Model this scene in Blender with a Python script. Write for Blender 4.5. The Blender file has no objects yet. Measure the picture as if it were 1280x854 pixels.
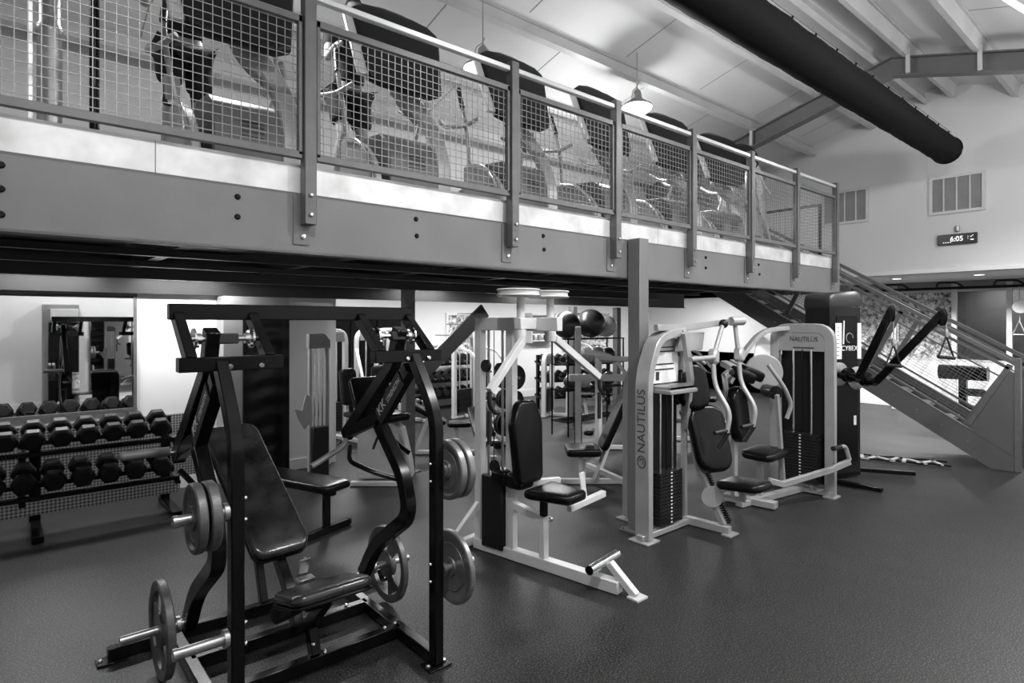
import bpy, math, random
from mathutils import Vector, Matrix
random.seed(7)
V = Vector
PI = math.pi
SC = bpy.context.scene
COL = SC.collection

# ------------------------------------------------------------------ camera
FPX, CX, CY, HC = 747.0, 640.0, 403.0, 2.0          # focal length in px of a 1280x854 frame, eye height 2 m
YAW = math.radians(49.4)                            # viewing direction measured from +X towards +Y
cam = bpy.data.cameras.new('camera')
camo = bpy.data.objects.new('camera', cam); COL.objects.link(camo)
camo.location = (0, 0, HC)
camo.rotation_euler = (PI/2, 0, YAW - PI/2)
cam.sensor_width = 36.0
cam.lens = FPX/1280*36.0
cam.shift_y = -(427-CY)/1280
cam.clip_start = 0.05; cam.clip_end = 200
SC.camera = camo

# ------------------------------------------------------------------ exposure, world
SC.view_settings.view_transform = 'Standard'
SC.view_settings.look = 'None'
SC.view_settings.gamma = 1.0
SC.view_settings.use_curve_mapping = False
SC.view_settings.exposure = 1.0
w = bpy.data.worlds.new('world'); SC.world = w
w.use_nodes = True
w.node_tree.nodes['Background'].inputs[0].default_value = (1, 1, 1, 1)
w.node_tree.nodes['Background'].inputs[1].default_value = 0.015

# ------------------------------------------------------------------ lights
def light(kind, name, loc, energy, size=0.2, rot=(0, 0, 0), size_y=None, spot=None):
    L = bpy.data.lights.new(name, kind); L.energy = energy
    o = bpy.data.objects.new(name, L); COL.objects.link(o)
    o.location = loc; o.rotation_euler = rot
    if kind == 'AREA':
        L.size = size
        if size_y: L.shape = 'RECTANGLE'; L.size_y = size_y
    elif kind == 'SPOT':
        L.shadow_soft_size = size; L.spot_size = spot or 1.6; L.spot_blend = 0.6
    else: L.shadow_soft_size = size
    return o
E_BAY, E_BACK, E_SOFF, E_STUDIO, E_UNDER = 85, 50, 150, 14, 17
BAYS = [(-1.2, 5.35), (1.6, 5.35), (4.15, 5.35), (6.95, 5.35), (0.6, 0.9), (4.0, 0.9), (7.4, 0.9), (10.8, 0.9)]
BAYK = [.10, .28, .62, .95, .55, .80, .85, .55]
BAYD = [.15, .35, .55, .8, .8, 1.2, 1.2, 1.2]
for i, (x, y) in enumerate(BAYS):
    light('POINT', 'bay_light', (x, y, 4.86), E_BAY*BAYK[i], 0.16)
    light('SPOT', 'bay_down_light', (x, y, 4.84), E_BAY*BAYD[i]*2.2, 0.16, spot=2.5)
# fluorescent battens of the room behind, the last added to brighten the end wall
BATTENS = [(5.2, 10.0), (8.2, 10.0), (11.2, 10.0), (14.2, 9.2)]
for x, y in BATTENS:
    light('AREA', 'batten_light', (x, y, 2.80), E_BACK, 1.6, (0, 0, 0), 0.3)
UNDER = [(-1.4, 7.6), (.4, 7.6), (1.7, 7.6), (5.2, 7.6), (7.6, 7.6)]  # lamps added out of sight to brighten the wall below the deck
for x, y in UNDER:
    light('AREA', 'under_fill_light', (x, y, 2.55), E_UNDER, 0.9, (0, 0, 0), 0.16)
DOWN = [1.5, 2.9, 4.3, 5.7]
for y in DOWN:
    light('SPOT', 'down_light', (14.4, y, 2.86), E_SOFF, 0.06, (0, 0, 0), spot=2.4)
light('AREA', 'studio_fill_light', (17.1, 3.0, 2.85), E_STUDIO, 1.0, (0, 0, 0), 1.0)  # added lamp without fixture, brightens the room behind the glass

# ------------------------------------------------------------------ materials
def rgb(g): return (g, g, g, 1)
def mat(name, g, rough=0.5, metal=0.0, vary=0.0, vscale=8, bump=0.0, bscale=120, coat=0.0, spec=0.5):
    m = bpy.data.materials.new(name); m.use_nodes = True
    nt = m.node_tree; b = nt.nodes['Principled BSDF']
    b.inputs['Base Color'].default_value = rgb(g)
    b.inputs['Roughness'].default_value = rough
    b.inputs['Metallic'].default_value = metal
    b.inputs['Specular IOR Level'].default_value = spec
    b.inputs['Coat Weight'].default_value = coat
    tc = nt.nodes.new('ShaderNodeTexCoord')
    if vary > 0:
        n = nt.nodes.new('ShaderNodeTexNoise'); n.inputs['Scale'].default_value = vscale; n.inputs['Detail'].default_value = 5
        r = nt.nodes.new('ShaderNodeMapRange')
        r.inputs['From Min'].default_value = 0.3; r.inputs['From Max'].default_value = 0.7
        r.inputs['To Min'].default_value = g*(1-vary); r.inputs['To Max'].default_value = g*(1+vary)
        nt.links.new(tc.outputs['Object'], n.inputs['Vector']); nt.links.new(n.outputs['Fac'], r.inputs['Value'])
        nt.links.new(r.outputs['Result'], b.inputs['Base Color'])
    if bump > 0:
        n = nt.nodes.new('ShaderNodeTexNoise'); n.inputs['Scale'].default_value = bscale; n.inputs['Detail'].default_value = 3
        bp = nt.nodes.new('ShaderNodeBump'); bp.inputs['Strength'].default_value = bump; bp.inputs['Distance'].default_value = 0.01
        nt.links.new(tc.outputs['Object'], n.inputs['Vector']); nt.links.new(n.outputs['Fac'], bp.inputs['Height'])
        nt.links.new(bp.outputs['Normal'], b.inputs['Normal'])
    return m
def glow(name, e):
    m = bpy.data.materials.new(name); m.use_nodes = True
    nt = m.node_tree; b = nt.nodes['Principled BSDF']
    b.inputs['Base Color'].default_value = rgb(0.8)
    b.inputs['Emission Color'].default_value = rgb(1); b.inputs['Emission Strength'].default_value = e
    return m
M = {}
M['black'] = mat('black_painted_steel', 0.004, 0.22, 0, coat=0.0, spec=.22, vary=0.2, vscale=20)
M['white'] = mat('white_powder_coat', 0.55, 0.38, 0, vary=0.05, vscale=6)
M['silver'] = mat('silver_grey_paint', 0.34, 0.36, 0.25, vary=0.06, vscale=7)
M['dgrey'] = mat('dark_grey_steel_paint', 0.135, 0.45, 0, vary=0.08, vscale=3, bump=0.05, bscale=40)
M['post'] = mat('railing_post_paint', 0.11, 0.38, 0.1, vary=0.12, vscale=10)
M['mgrey'] = mat('mid_grey_paint', 0.22, 0.45, 0, vary=0.08, vscale=3)
M['chrome'] = mat('chrome', 0.75, 0.16, 1.0)
M['steel'] = mat('brushed_steel', 0.42, 0.34, 0.9, vary=0.15, vscale=14)
M['iron'] = mat('worn_iron_plate', 0.09, 0.40, 0.4, vary=0.3, vscale=16, bump=0.15, bscale=60)
M['rim'] = mat('bright_machined_rim', 0.22, 0.32, 0.6, vary=0.2, vscale=20)
M['vinyl'] = mat('black_vinyl', 0.005, 0.25, 0, bump=0.05, bscale=60, spec=.2)
M['shiny_vinyl'] = mat('worn_glossy_vinyl', 0.022, 0.24, 0, bump=0.06, bscale=60, spec=.55, vary=0.4, vscale=9)
M['rubber'] = mat('black_rubber', 0.008, 0.5, 0, vary=0.25, vscale=20)
M['hexrub'] = mat('hex_dumbbell_rubber', 0.006, 0.42, 0, spec=.25, vary=0.3, vscale=25)
M['plastic'] = mat('dark_plastic', 0.008, 0.4, spec=.3)
M['hood'] = mat('grey_plastic_hood', 0.10, 0.45, vary=0.1, vscale=5)
M['capgrey'] = mat('dark_grey_cap', 0.022, 0.4)
M['stair'] = mat('stair_grey_paint', 0.085, 0.42, vary=.08, vscale=3)
M['stack'] = mat('weight_stack_steel', 0.012, 0.35, 0.2)
M['wall'] = mat('white_wall_paint', 0.72, 0.8, vary=0.03, vscale=1.2, bump=0.03, bscale=60)
M['wallfar'] = mat('far_wall_paint', 0.62, 0.8, vary=0.03, vscale=1.0, bump=0.03, bscale=60)
M['ceil'] = mat('ceiling_board', 0.60, 0.75, vary=0.06, vscale=0.9)
M['purlin'] = mat('purlin_paint', 0.50, 0.5, vary=0.10, vscale=2.0)
M['rafter'] = mat('rafter_paint', 0.12, 0.5, vary=0.06, vscale=2.0)
M['duct'] = mat('black_duct_fabric', 0.005, 0.8, spec=.1, bump=0.5, bscale=5)
M['galv'] = mat('galvanised_sheet', 0.58, 0.36, 0.35, vary=0.22, vscale=5)
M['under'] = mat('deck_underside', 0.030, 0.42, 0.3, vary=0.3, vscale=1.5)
M['baseb'] = mat('white_baseboard', 0.75, 0.5)
M['wire'] = mat('grey_wire', 0.20, 0.45, 0.5)
M['rail'] = mat('bright_handrail', 0.62, 0.3, 0.5)
M['skin'] = mat('skin', 0.34, 0.55, vary=0.08, vscale=8)
M['cloth'] = mat('black_cloth', 0.010, 0.85, bump=0.3, bscale=30)
M['shoe'] = mat('grey_shoe', 0.12, 0.6)
M['hair'] = mat('dark_hair', 0.02, 0.6, bump=0.5, bscale=80)
M['paper'] = mat('white_paper', 0.78, 0.6)
M['ink'] = mat('dark_ink', 0.03, 0.6)
M['lettgrey'] = mat('grey_lettering', 0.05, 0.5)
M['lettwhite'] = mat('white_lettering', 0.75, 0.5)
M['frost'] = mat('vent_panel_grey', 0.20, 0.5, vary=0.1, vscale=4)
M['ball'] = mat('dark_ball_rubber', 0.03, 0.3)
M['lball'] = mat('light_ball_rubber', 0.5, 0.3)
M['mirror'] = mat('mirror_silver', 0.86, 0.015, 1.0)
M['screen'] = mat('clock_face', 0.006, 0.3)
M['rope'] = mat('pale_rope', 0.5, 0.8, bump=0.4, bscale=60)
M['led'] = glow('led_digits', 0.7)
M['lamp'] = glow('lamp_bowl_glass', 4.0)
M['tube'] = glow('fluorescent_tube', 6.0)
M['downl'] = glow('downlight_lens', 5.0)

def floor_mat():
    m = mat('speckled_rubber_floor', 0.03, 0.42, 0, spec=.35)
    nt = m.node_tree; b = nt.nodes['Principled BSDF']; tc = nt.nodes.new('ShaderNodeTexCoord')
    n1 = nt.nodes.new('ShaderNodeTexNoise'); n1.inputs['Scale'].default_value = 100; n1.inputs['Detail'].default_value = 2
    cr = nt.nodes.new('ShaderNodeValToRGB')
    cr.color_ramp.elements[0].position = 0.50; cr.color_ramp.elements[0].color = rgb(0.004)
    cr.color_ramp.elements[1].position = 0.66; cr.color_ramp.elements[1].color = rgb(0.085)
    n2 = nt.nodes.new('ShaderNodeTexNoise'); n2.inputs['Scale'].default_value = 1.3; n2.inputs['Detail'].default_value = 6
    mr = nt.nodes.new('ShaderNodeMapRange'); mr.inputs['To Min'].default_value = 0.38; mr.inputs['To Max'].default_value = 0.54
    n3 = nt.nodes.new('ShaderNodeTexNoise'); n3.inputs['Scale'].default_value = 140
    bp = nt.nodes.new('ShaderNodeBump'); bp.inputs['Strength'].default_value = 0.08; bp.inputs['Distance'].default_value = 0.003
    L = nt.links.new
    for n in (n1, n2, n3): L(tc.outputs['Object'], n.inputs['Vector'])
    L(n1.outputs['Fac'], cr.inputs['Fac']); L(cr.outputs['Color'], b.inputs['Base Color'])
    L(n2.outputs['Fac'], mr.inputs['Value']); L(mr.outputs['Result'], b.inputs['Roughness'])
    L(n3.outputs['Fac'], bp.inputs['Height']); L(bp.outputs['Normal'], b.inputs['Normal'])
    return m
M['floor'] = floor_mat()
def checker_plate():
    m = mat('diamond_tread_plate', 0.3, 0.32, 0.8)
    nt = m.node_tree; b = nt.nodes['Principled BSDF']; tc = nt.nodes.new('ShaderNodeTexCoord')
    mp = nt.nodes.new('ShaderNodeMapping'); mp.inputs['Rotation'].default_value = (0, PI/4, 0)
    wv = nt.nodes.new('ShaderNodeTexChecker'); wv.inputs['Scale'].default_value = 45
    wv.inputs['Color1'].default_value = rgb(1); wv.inputs['Color2'].default_value = rgb(0)
    vo = nt.nodes.new('ShaderNodeMapRange'); vo.inputs['To Min'].default_value = 0.12; vo.inputs['To Max'].default_value = 0.5
    bp = nt.nodes.new('ShaderNodeBump'); bp.inputs['Strength'].default_value = 0.8; bp.inputs['Distance'].default_value = 0.004
    L = nt.links.new
    L(tc.outputs['Object'], mp.inputs['Vector']); L(mp.outputs['Vector'], wv.inputs['Vector'])
    L(wv.outputs['Fac'], vo.inputs['Value']); L(vo.outputs['Result'], b.inputs['Base Color'])
    L(wv.outputs['Fac'], bp.inputs['Height']); L(bp.outputs['Normal'], b.inputs['Normal'])
    return m
M['tread'] = checker_plate()
def glass_mat():
    m = bpy.data.materials.new('dark_studio_glass'); m.use_nodes = True
    b = m.node_tree.nodes['Principled BSDF']
    b.inputs['Base Color'].default_value = rgb(0.75); b.inputs['Roughness'].default_value = 0.03
    b.inputs['Transmission Weight'].default_value = 1.0; b.inputs['IOR'].default_value = 1.45
    return m
M['glass'] = glass_mat()
def foliage_wall():
    m = mat('patterned_frosted_film', 0.4, 0.6)
    nt = m.node_tree; b = nt.nodes['Principled BSDF']; tc = nt.nodes.new('ShaderNodeTexCoord')
    n = nt.nodes.new('ShaderNodeTexNoise'); n.inputs['Scale'].default_value = 9; n.inputs['Detail'].default_value = 8; n.inputs['Roughness'].default_value = 0.75
    cr = nt.nodes.new('ShaderNodeValToRGB')
    cr.color_ramp.elements[0].position = 0.42; cr.color_ramp.elements[0].color = rgb(0.06)
    cr.color_ramp.elements[1].position = 0.58; cr.color_ramp.elements[1].color = rgb(0.8)
    nt.links.new(tc.outputs['Object'], n.inputs['Vector']); nt.links.new(n.outputs['Fac'], cr.inputs['Fac']); nt.links.new(cr.outputs['Color'], b.inputs['Base Color'])
    return m
M['film'] = foliage_wall()

# ------------------------------------------------------------------ geometry helpers
CA, SA = math.cos(YAW), math.sin(YAW)
def at(px, py, X=None, Y=None, z=None, D=None):
    """world point seen at photo pixel (px,py) that lies on a real plane X=, Y=, z= or at depth D"""
    r = (px-CX)/FPX; u = (CY-py)/FPX
    dx, dy = CA + SA*r, SA - CA*r
    if D is None:
        if X is not None: D = X/dx
        elif Y is not None: D = Y/dy
        else: D = (z-HC)/u
    return V((dx*D, dy*D, HC + u*D))

XF = {}
def frame(t, b):
    t = t.normalized(); b = (b - t*b.dot(t))
    if b.length < 1e-5: b = V((1, 0, 0)) if abs(t.x) < .9 else V((0, 1, 0)); b = b - t*b.dot(t)
    b.normalize(); return b, t.cross(b)
def fillet(pts, r, n=5):
    pts = [V(p) for p in pts]
    if r <= 0 or len(pts) < 3: return pts
    out = [pts[0]]
    for i in range(1, len(pts)-1):
        a, p, c = pts[i-1], pts[i], pts[i+1]
        d1, d2 = (a-p), (c-p)
        k = min(r, d1.length*.45, d2.length*.45)
        q0, q1 = p + d1.normalized()*k, p + d2.normalized()*k
        for j in range(n+1):
            s = j/n; out.append(q0*(1-s)**2 + p*2*s*(1-s) + q1*s*s)
    out.append(pts[-1]); return out
def rot(rx=0, ry=0, rz=0):
    return (Matrix.Rotation(rz, 3, 'Z') @ Matrix.Rotation(ry, 3, 'Y') @ Matrix.Rotation(rx, 3, 'X'))
class MB:
    def __init__(s): s.v = []; s.f = []; s.sm = []
    def add(s, vs, fs, sm=False):
        n = len(s.v); s.v += [V(p) for p in vs]
        for f in fs: s.f.append([i+n for i in f]); s.sm.append(sm)
        return s
    def box(s, c, d, R=None):
        c = V(c); h = V(d)/2
        vs = [V((x*h.x, y*h.y, z*h.z)) for x in (-1, 1) for y in (-1, 1) for z in (-1, 1)]
        if R is not None: vs = [R @ p for p in vs]
        return s.add([c+p for p in vs], [(0, 1, 3, 2), (4, 6, 7, 5), (0, 4, 5, 1), (2, 3, 7, 6), (0, 2, 6, 4), (1, 5, 7, 3)])
    def sweep(s, pts, prof, b, sm=False, cap=True, closed=False):
        pts = [V(p) for p in pts]; n = len(pts); m = len(prof); vs = []
        b0 = V(b)
        for i, p in enumerate(pts):
            t0 = (pts[i]-pts[i-1]).normalized() if (i > 0 or closed) else None
            t1 = (pts[(i+1) % n]-pts[i]).normalized() if (i < n-1 or closed) else None
            t = (t0 or t1) + (t1 or t0); t.normalize()
            bb, nn = frame(t, b0)
            if sm: b0 = bb
            k = 1.0
            if t0 is not None and t1 is not None:
                c = t.dot(t1); k = 1/max(c, .45)
            kd = (t1-t0) if (t0 is not None and t1 is not None) else V((0, 0, 0))
            kd = kd - t*kd.dot(t)
            for (x, y) in prof:
                q = bb*x + nn*y
                if kd.length > 1e-4:
                    d = kd.normalized(); q = q + d*q.dot(d)*(k-1)
                vs.append(p+q)
        fs = []
        for i in range(n-1 if not closed else n):
            a, c = i*m, ((i+1) % n)*m
            for j in range(m): fs.append((a+j, a+(j+1) % m, c+(j+1) % m, c+j))
        s.add(vs, fs, sm)
        if cap and not closed:
            k = len(s.v)-n*m
            s.f.append([k+j for j in range(m)][::-1]); s.sm.append(False)
            s.f.append([k+(n-1)*m+j for j in range(m)]); s.sm.append(False)
        return s
    def bar(s, pts, w, h=None, up=(0, 0, 1), fil=0):
        """rectangular tube; w across 'up', h along it"""
        h = h or w; pts = fillet(pts, fil)
        return s.sweep(pts, [(-h/2, -w/2), (h/2, -w/2), (h/2, w/2), (-h/2, w/2)], up)
    def tube(s, pts, r, fil=0, n=10, cap=True, closed=False):
        pts = fillet(pts, fil); t = (V(pts[1])-V(pts[0])).normalized()
        b = V((0, 0, 1)) if abs(t.z) < .9 else V((1, 0, 0))
        return s.sweep(pts, [(r*math.cos(2*PI*j/n), r*math.sin(2*PI*j/n)) for j in range(n)], b, True, cap, closed)
    def cyl(s, p0, p1, r, n=20): return s.tube([p0, p1], r, n=n)
    def lathe(s, c, axis, prof, n=28, sm=True):
        c = V(c); a = V(axis).normalized(); b, d = frame(a, V((0, 0, 1)) if abs(a.z) < .9 else V((1, 0, 0)))
        vs = []; fs = []; m = len(prof)
        for (r, h) in prof:
            for j in range(n):
                q = 2*PI*j/n; vs.append(c + a*h + (b*math.cos(q)+d*math.sin(q))*max(r, 1e-4))
        for i in range(m-1):
            for j in range(n): fs.append((i*n+j, i*n+(j+1) % n, (i+1)*n+(j+1) % n, (i+1)*n+j))
        return s.add(vs, fs, sm)
    def ball(s, c, r, sz=1, n=24):
        k = 12; return s.lathe(c, (0, 0, 1), [(r*math.sin(PI*i/k), -r*sz*math.cos(PI*i/k)) for i in range(k+1)], n)
    def prism(s, pts, vec):
        pts = [V(p) for p in pts]; vec = V(vec); n = len(pts)
        fs = [list(range(n))[::-1], list(range(n, 2*n))]+[(i, (i+1) % n, n+(i+1) % n, n+i) for i in range(n)]
        return s.add(pts+[p+vec for p in pts], fs)
    def pad(s, c, outline, th, R=None, er=0.02):
        """cushion: 2D outline in local xy, thickness along local z, rounded rim"""
        c = V(c); n = len(outline); er = min(er, th*.49)
        cen = V((sum(p[0] for p in outline)/n, sum(p[1] for p in outline)/n)); vs = []; K = 4
        lay = []
        for i in range(K+1):
            a = PI/2*i/K; lay.append((er*(1-math.sin(a)), -th/2+er*(1-math.cos(a))))
        lay = lay + [(a, -b) for a, b in lay[::-1]]
        lay = [(er*2.2, -th/2)] + lay + [(er*2.6, th/2+er*.12)]
        for ins, z in lay:
            for p in outline:
                d = V(p)-cen; L = d.length
                q = cen + d*(1-ins/L) if L > 1e-6 else cen
                w_ = V((q.x, q.y, z)); vs.append(c+(R @ w_ if R is not None else w_))
        m = len(lay); fs = []
        for i in range(m-1):
            for j in range(n): fs.append((i*n+j, i*n+(j+1) % n, (i+1)*n+(j+1) % n, (i+1)*n+j))
        s.add(vs, fs, True)
        k = len(s.v)-m*n
        s.f.append([k+j for j in range(n)][::-1]); s.sm.append(True)
        s.f.append([k+(m-1)*n+j for j in range(n)]); s.sm.append(True)
        return s
    def build(s, name, m, parent=None, bev=0.0):
        me = bpy.data.meshes.new(name)
        vs = s.v
        if parent is not None and parent.name in XF:
            iv = XF[parent.name]; vs = [iv @ p for p in vs]
        me.from_pydata([tuple(p) for p in vs], [], s.f)
        me.polygons.foreach_set('use_smooth', s.sm)
        me.update(); me.materials.append(M[m])
        import bmesh
        bm = bmesh.new(); bm.from_mesh(me); bmesh.ops.recalc_face_normals(bm, faces=bm.faces); bm.to_mesh(me); bm.free()
        me.set_sharp_from_angle(angle=math.radians(42))
        o = bpy.data.objects.new(name, me); COL.objects.link(o)
        if parent is not None:
            o.parent = parent
            XF[o.name] = XF.get(parent.name, Matrix.Identity(4))
        if bev > 0:
            b = o.modifiers.new('bevel', 'BEVEL'); b.width = bev; b.segments = 1; b.limit_method = 'ANGLE'; b.angle_limit = math.radians(50)
        return o
def rrect(w_, h_, r, n=5, cx=0, cy=0):
    out = []
    for (sx, sy, a0) in ((1, 1, 0), (-1, 1, PI/2), (-1, -1, PI), (1, -1, 3*PI/2)):
        for i in range(n+1):
            a = a0+PI/2*i/n; out.append((cx+sx*(w_/2-r)+r*math.cos(a), cy+sy*(h_/2-r)+r*math.sin(a)))
    return out
def tag(o, label=None, cat=None, group=None, kind=None):
    if label: o['label'] = label
    if cat: o['category'] = cat
    if group: o['group'] = group
    if kind: o['kind'] = kind
    return o
def thing(name, label, cat, loc=(0, 0, 0), rz=0, group=None):
    o = bpy.data.objects.new(name, None); COL.objects.link(o)
    o.empty_display_size = .1
    o.location = loc; o.rotation_euler = (0, 0, rz)
    XF[o.name] = (Matrix.Translation(V(loc)) @ Matrix.Rotation(rz, 4, 'Z')).inverted()
    return tag(o, label, cat, group)
def local(o):
    """build the parts of o in o's own coordinates from here on"""
    XF[o.name] = Matrix.Identity(4); return o
def struct(mb, name, m, bev=0): return tag(mb.build(name, m, None, bev), kind='structure')
def copy_tree(o, parent=None):
    c = o.copy(); COL.objects.link(c); c.parent = parent
    for ch in list(o.children): copy_tree(ch, c)
    return c
def text(name, body, size, origin, xdir, ydir, m, parent=None, ext=0.001, xs=1.0):
    cu = bpy.data.curves.new(name, 'FONT'); cu.body = body; cu.size = size; cu.extrude = ext; cu.align_x = 'CENTER'; cu.align_y = 'CENTER'
    tmp = bpy.data.objects.new(name+'_curve', cu); COL.objects.link(tmp)
    dg = bpy.context.evaluated_depsgraph_get(); dg.update()
    me = bpy.data.meshes.new_from_object(tmp.evaluated_get(dg))
    bpy.data.objects.remove(tmp)
    x, y = V(xdir).normalized(), V(ydir).normalized(); z = x.cross(y)
    T = Matrix((x, y, z)).transposed().to_4x4(); T = Matrix.Translation(V(origin)) @ T @ Matrix.Diagonal((xs, 1, 1, 1))
    if parent is not None: T = XF[parent.name] @ T
    me.transform(T); me.materials.clear(); me.materials.append(M[m])
    o = bpy.data.objects.new(name, me); COL.objects.link(o)
    if parent is not None: o.parent = parent
    return o

# ================================================================== THE SETTING
RY, RZ, RS = 3.3, 6.45, 0.27                 # ridge line of the roof
WL, WF, WB, XW = -4.0, -0.95, 8.1, 13.4      # left wall x, wall behind the photographer y, mirror wall y, far wall x
YB = 12.0                                    # back room
def roof_z(y): return RZ - RS*abs(y-RY)
fl = MB(); fl.box((9, 4.5, -0.05), (30, 16, 0.1)); struct(fl, 'floor', 'floor')
# roof boards, two slopes
b = MB()
for (ya, yb) in ((WF-.3, RY), (RY, WB+.1)):
    za, zb = roof_z(ya), roof_z(yb)
    b.prism([(WL-.2, ya, za), (WL-.2, yb, zb), (WL-.2, yb, zb+.12), (WL-.2, ya, za+.12)], (XW-WL+.4, 0, 0))
struct(b, 'ceiling', 'ceil')
# board joints
b = MB()
for k, y in enumerate((-0.1, 1.6, 5.0, 6.2, 7.4)):
    for i in range(9):
        x = -2.6+i*1.9+(k % 2)*.9
        za, zb = roof_z(y-.5)-.004, roof_z(y+.5)-.004
        b.prism([(x, y-.5, za), (x, y+.5, zb), (x, y+.5, zb+.003), (x, y-.5, za+.003)], (.012, 0, 0))
struct(b, 'trim_1', 'mgrey')
# purlins run the length of the hall
PUR = [7.85, 6.72, 5.6, 4.45, 3.52, 3.05, 2.15, 1.0, -0.1]
for i, y in enumerate(PUR):
    b = MB(); zt = roof_z(y)-.01
    R = rot(rx=math.atan(RS) * (1 if y < RY else -1))
    b.box(((WL+XW)/2, y, zt-.115), (XW-WL, .018, .20), R)
    b.box(((WL+XW)/2, y-.035*(1 if y > RY else -1), zt-.212), (XW-WL, .085, .016), R)
    b.box(((WL+XW)/2, y+.035*(1 if y > RY else -1), zt-.012), (XW-WL, .085, .012), R)
    struct(b, 'trim_%d' % (i+2), 'purlin')
# rafters
for i, x in enumerate((10.85, 4.6-8.0)):
    b = MB()
    for (ya, yb) in ((WF, RY), (RY, WB)):
        za, zb = roof_z(ya)-.22, roof_z(yb)-.22
        for (o0, o1, wd) in ((-.02, -.29, .03), (-.0, -.02, .2), (-.28, -.30, .2)):
            b.prism([(x-wd/2, ya, za+o1), (x-wd/2, yb, zb+o1), (x-wd/2, yb, zb+o0), (x-wd/2, ya, za+o0)], (wd, 0, 0))
    struct(b, 'trim_%d' % (20+i), 'rafter')
# struts between rafter and purlin
b = MB()
for y in (3.05, 2.15, 5.6):
    b.box((10.72, y, roof_z(y)-.32), (.05, .05, .36))
struct(b, 'trim_23', 'purlin')
# walls
b = MB()
b.box((WL+ (3.55-WL)/2, WB+.06, 1.5), (3.55-WL, .12, 3.0)); struct(b, 'wall_back', 'wall')
b = MB(); b.box(((WL+XW)/2, WB+.16, 4.25), (XW-WL, .12, 2.5)); struct(b, 'wall_upper_back', 'wallfar')
b = MB(); b.box((WL-.06, 3.6, 3), (.12, 9.4, 7)); struct(b, 'wall_left', 'wall')
b = MB(); b.box(((WL+XW)/2+4, WF-.06, 3), (XW-WL+8.4, .12, 7)); struct(b, 'wall_front', 'wall')
b = MB()
pts = [(XW, WF-.2, 2.93), (XW, WB+.3, 2.93), (XW, WB+.3, roof_z(WB)+.1), (XW, RY, RZ+.1), (XW, WF-.2, roof_z(WF)+.1)]
b.prism(pts, (.15, 0, 0)); struct(b, 'wall_far', 'wallfar')
b = MB(); b.box((3.6, 10.1, 1.5), (.12, 3.9, 3.0)); struct(b, 'wall_side', 'wall')
b = MB(); b.box((10.6, YB+.06, 1.5), (14.2, .12, 3.0)); struct(b, 'wall_rear', 'wall')
b = MB(); b.box((10.6, 10.15, 2.99), (14.2, 3.95, .1)); struct(b, 'ceiling_rear', 'ceil')
b = MB(); b.box((17.9, 5.5, 1.5), (.12, 13.2, 3.0)); struct(b, 'wall_studio', 'dgrey')
# baseboards
b = MB(); b.box((2.6, WB-.012, .07), (1.9, .024, .14)); struct(b, 'baseboard_back', 'baseb')
b = MB(); b.box((4, WF+.012, .09), (16, .024, .18)); struct(b, 'baseboard_front', 'baseb')
# soffit over the strip along the glass wall
XG = 16.3
b = MB(); b.box(((XW+XG)/2+.9, 5.5, 2.97), (XG-XW+1.9, 13.2, .08)); struct(b, 'ceiling_soffit', 'wall')
for y in DOWN:
    t = thing('recessed_downlight', 'small round recessed downlight in the white soffit, number %s from the right edge' % {1.5: 'one', 2.9: 'two', 4.3: 'three', 5.7: 'four'}[y], 'ceiling light', (14.4, y, 2.93), 0, 'recessed downlights in the soffit')
    MB().lathe((14.4, y, 2.925), (0, 0, 1), [(.10, .004), (.125, .0), (.125, -.008), (.085, -.008), (.085, .004)]).build('trim_ring', 'wall', t)
    MB().lathe((14.4, y, 2.925), (0, 0, 1), [(0, -.001), (.085, -.001)]).build('lens', 'downl', t)
DL = [o for o in COL.objects if o.name.startswith('recessed_downlight')]
for o, s_ in zip(DL, ('nearest the right edge of the photo', 'above the right rig post', 'left of the wall clock', 'nearest the stair top')):
    o['label'] = 'round recessed downlight in the white soffit, '+s_
# glass wall
b = MB(); b.box((XG+.02, 5.5, 2.835), (.1, 13.0, .19)); struct(b, 'trim_30', 'mgrey')
b = MB(); b.box((XG+.02, 5.5, .56), (.1, 13.0, 1.12)); struct(b, 'wall_glass_base', 'wall')
k = 0
yy = -.9
edges = [-.9, .6, 1.7, 2.75, 3.73, 4.93, 6.1]
b = MB(); b.box((XG+.02, 9.05, 1.46), (.1, 5.9, 2.92)); struct(b, 'wall_glass_end', 'wall')
for i in range(len(edges)-1):
    a, c = edges[i], edges[i+1]
    pane = MB(); pane.box((XG+.02, (a+c)/2, 1.93), (.012, c-a-.08, 1.62)); 
    o = struct(pane, 'window_%d' % (i+3), 'film' if i >= 4 else 'glass')
    f = MB(); f.box((XG+.01, a, 1.93), (.06, .05, 1.62)); f.build('window_frame', 'white', o)
    f = MB(); f.box((XG+.01, (a+c)/2, 1.15), (.08, c-a-.08, .05)); f.box((XG+.01, (a+c)/2, 2.71), (.08, c-a-.08, .05)); f.build('window_sill', 'white', o)
# louvre windows high on the far wall
def louvre(i, cpx, cpy, wd, ht):
    c = at(cpx, cpy, X=XW-.01)
    f = MB()
    for sy in (-1, 1): f.box((XW-.02, c.y+sy*wd/2, c.z), (.04, .05, ht-.05))
    for sz in (-1, 1): f.box((XW-.02, c.y, c.z+sz*ht/2), (.04, wd+.05, .05))
    o = struct(f, 'window_%d' % i, 'white')
    p = MB(); p.box((XW-.006, c.y, c.z), (.012, wd-.03, ht-.03)); p.build('pane', 'frost', o)
    for q in (-.25, 0, .25):
        m_ = MB(); m_.box((XW-.02, c.y+q*wd, c.z), (.02, .022, ht-.03)); m_.build('mullion', 'white', o)
    return o
louvre(1, 1196, 242, .80, .66)
louvre(2, 1056, 259, .86, .66)
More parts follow.
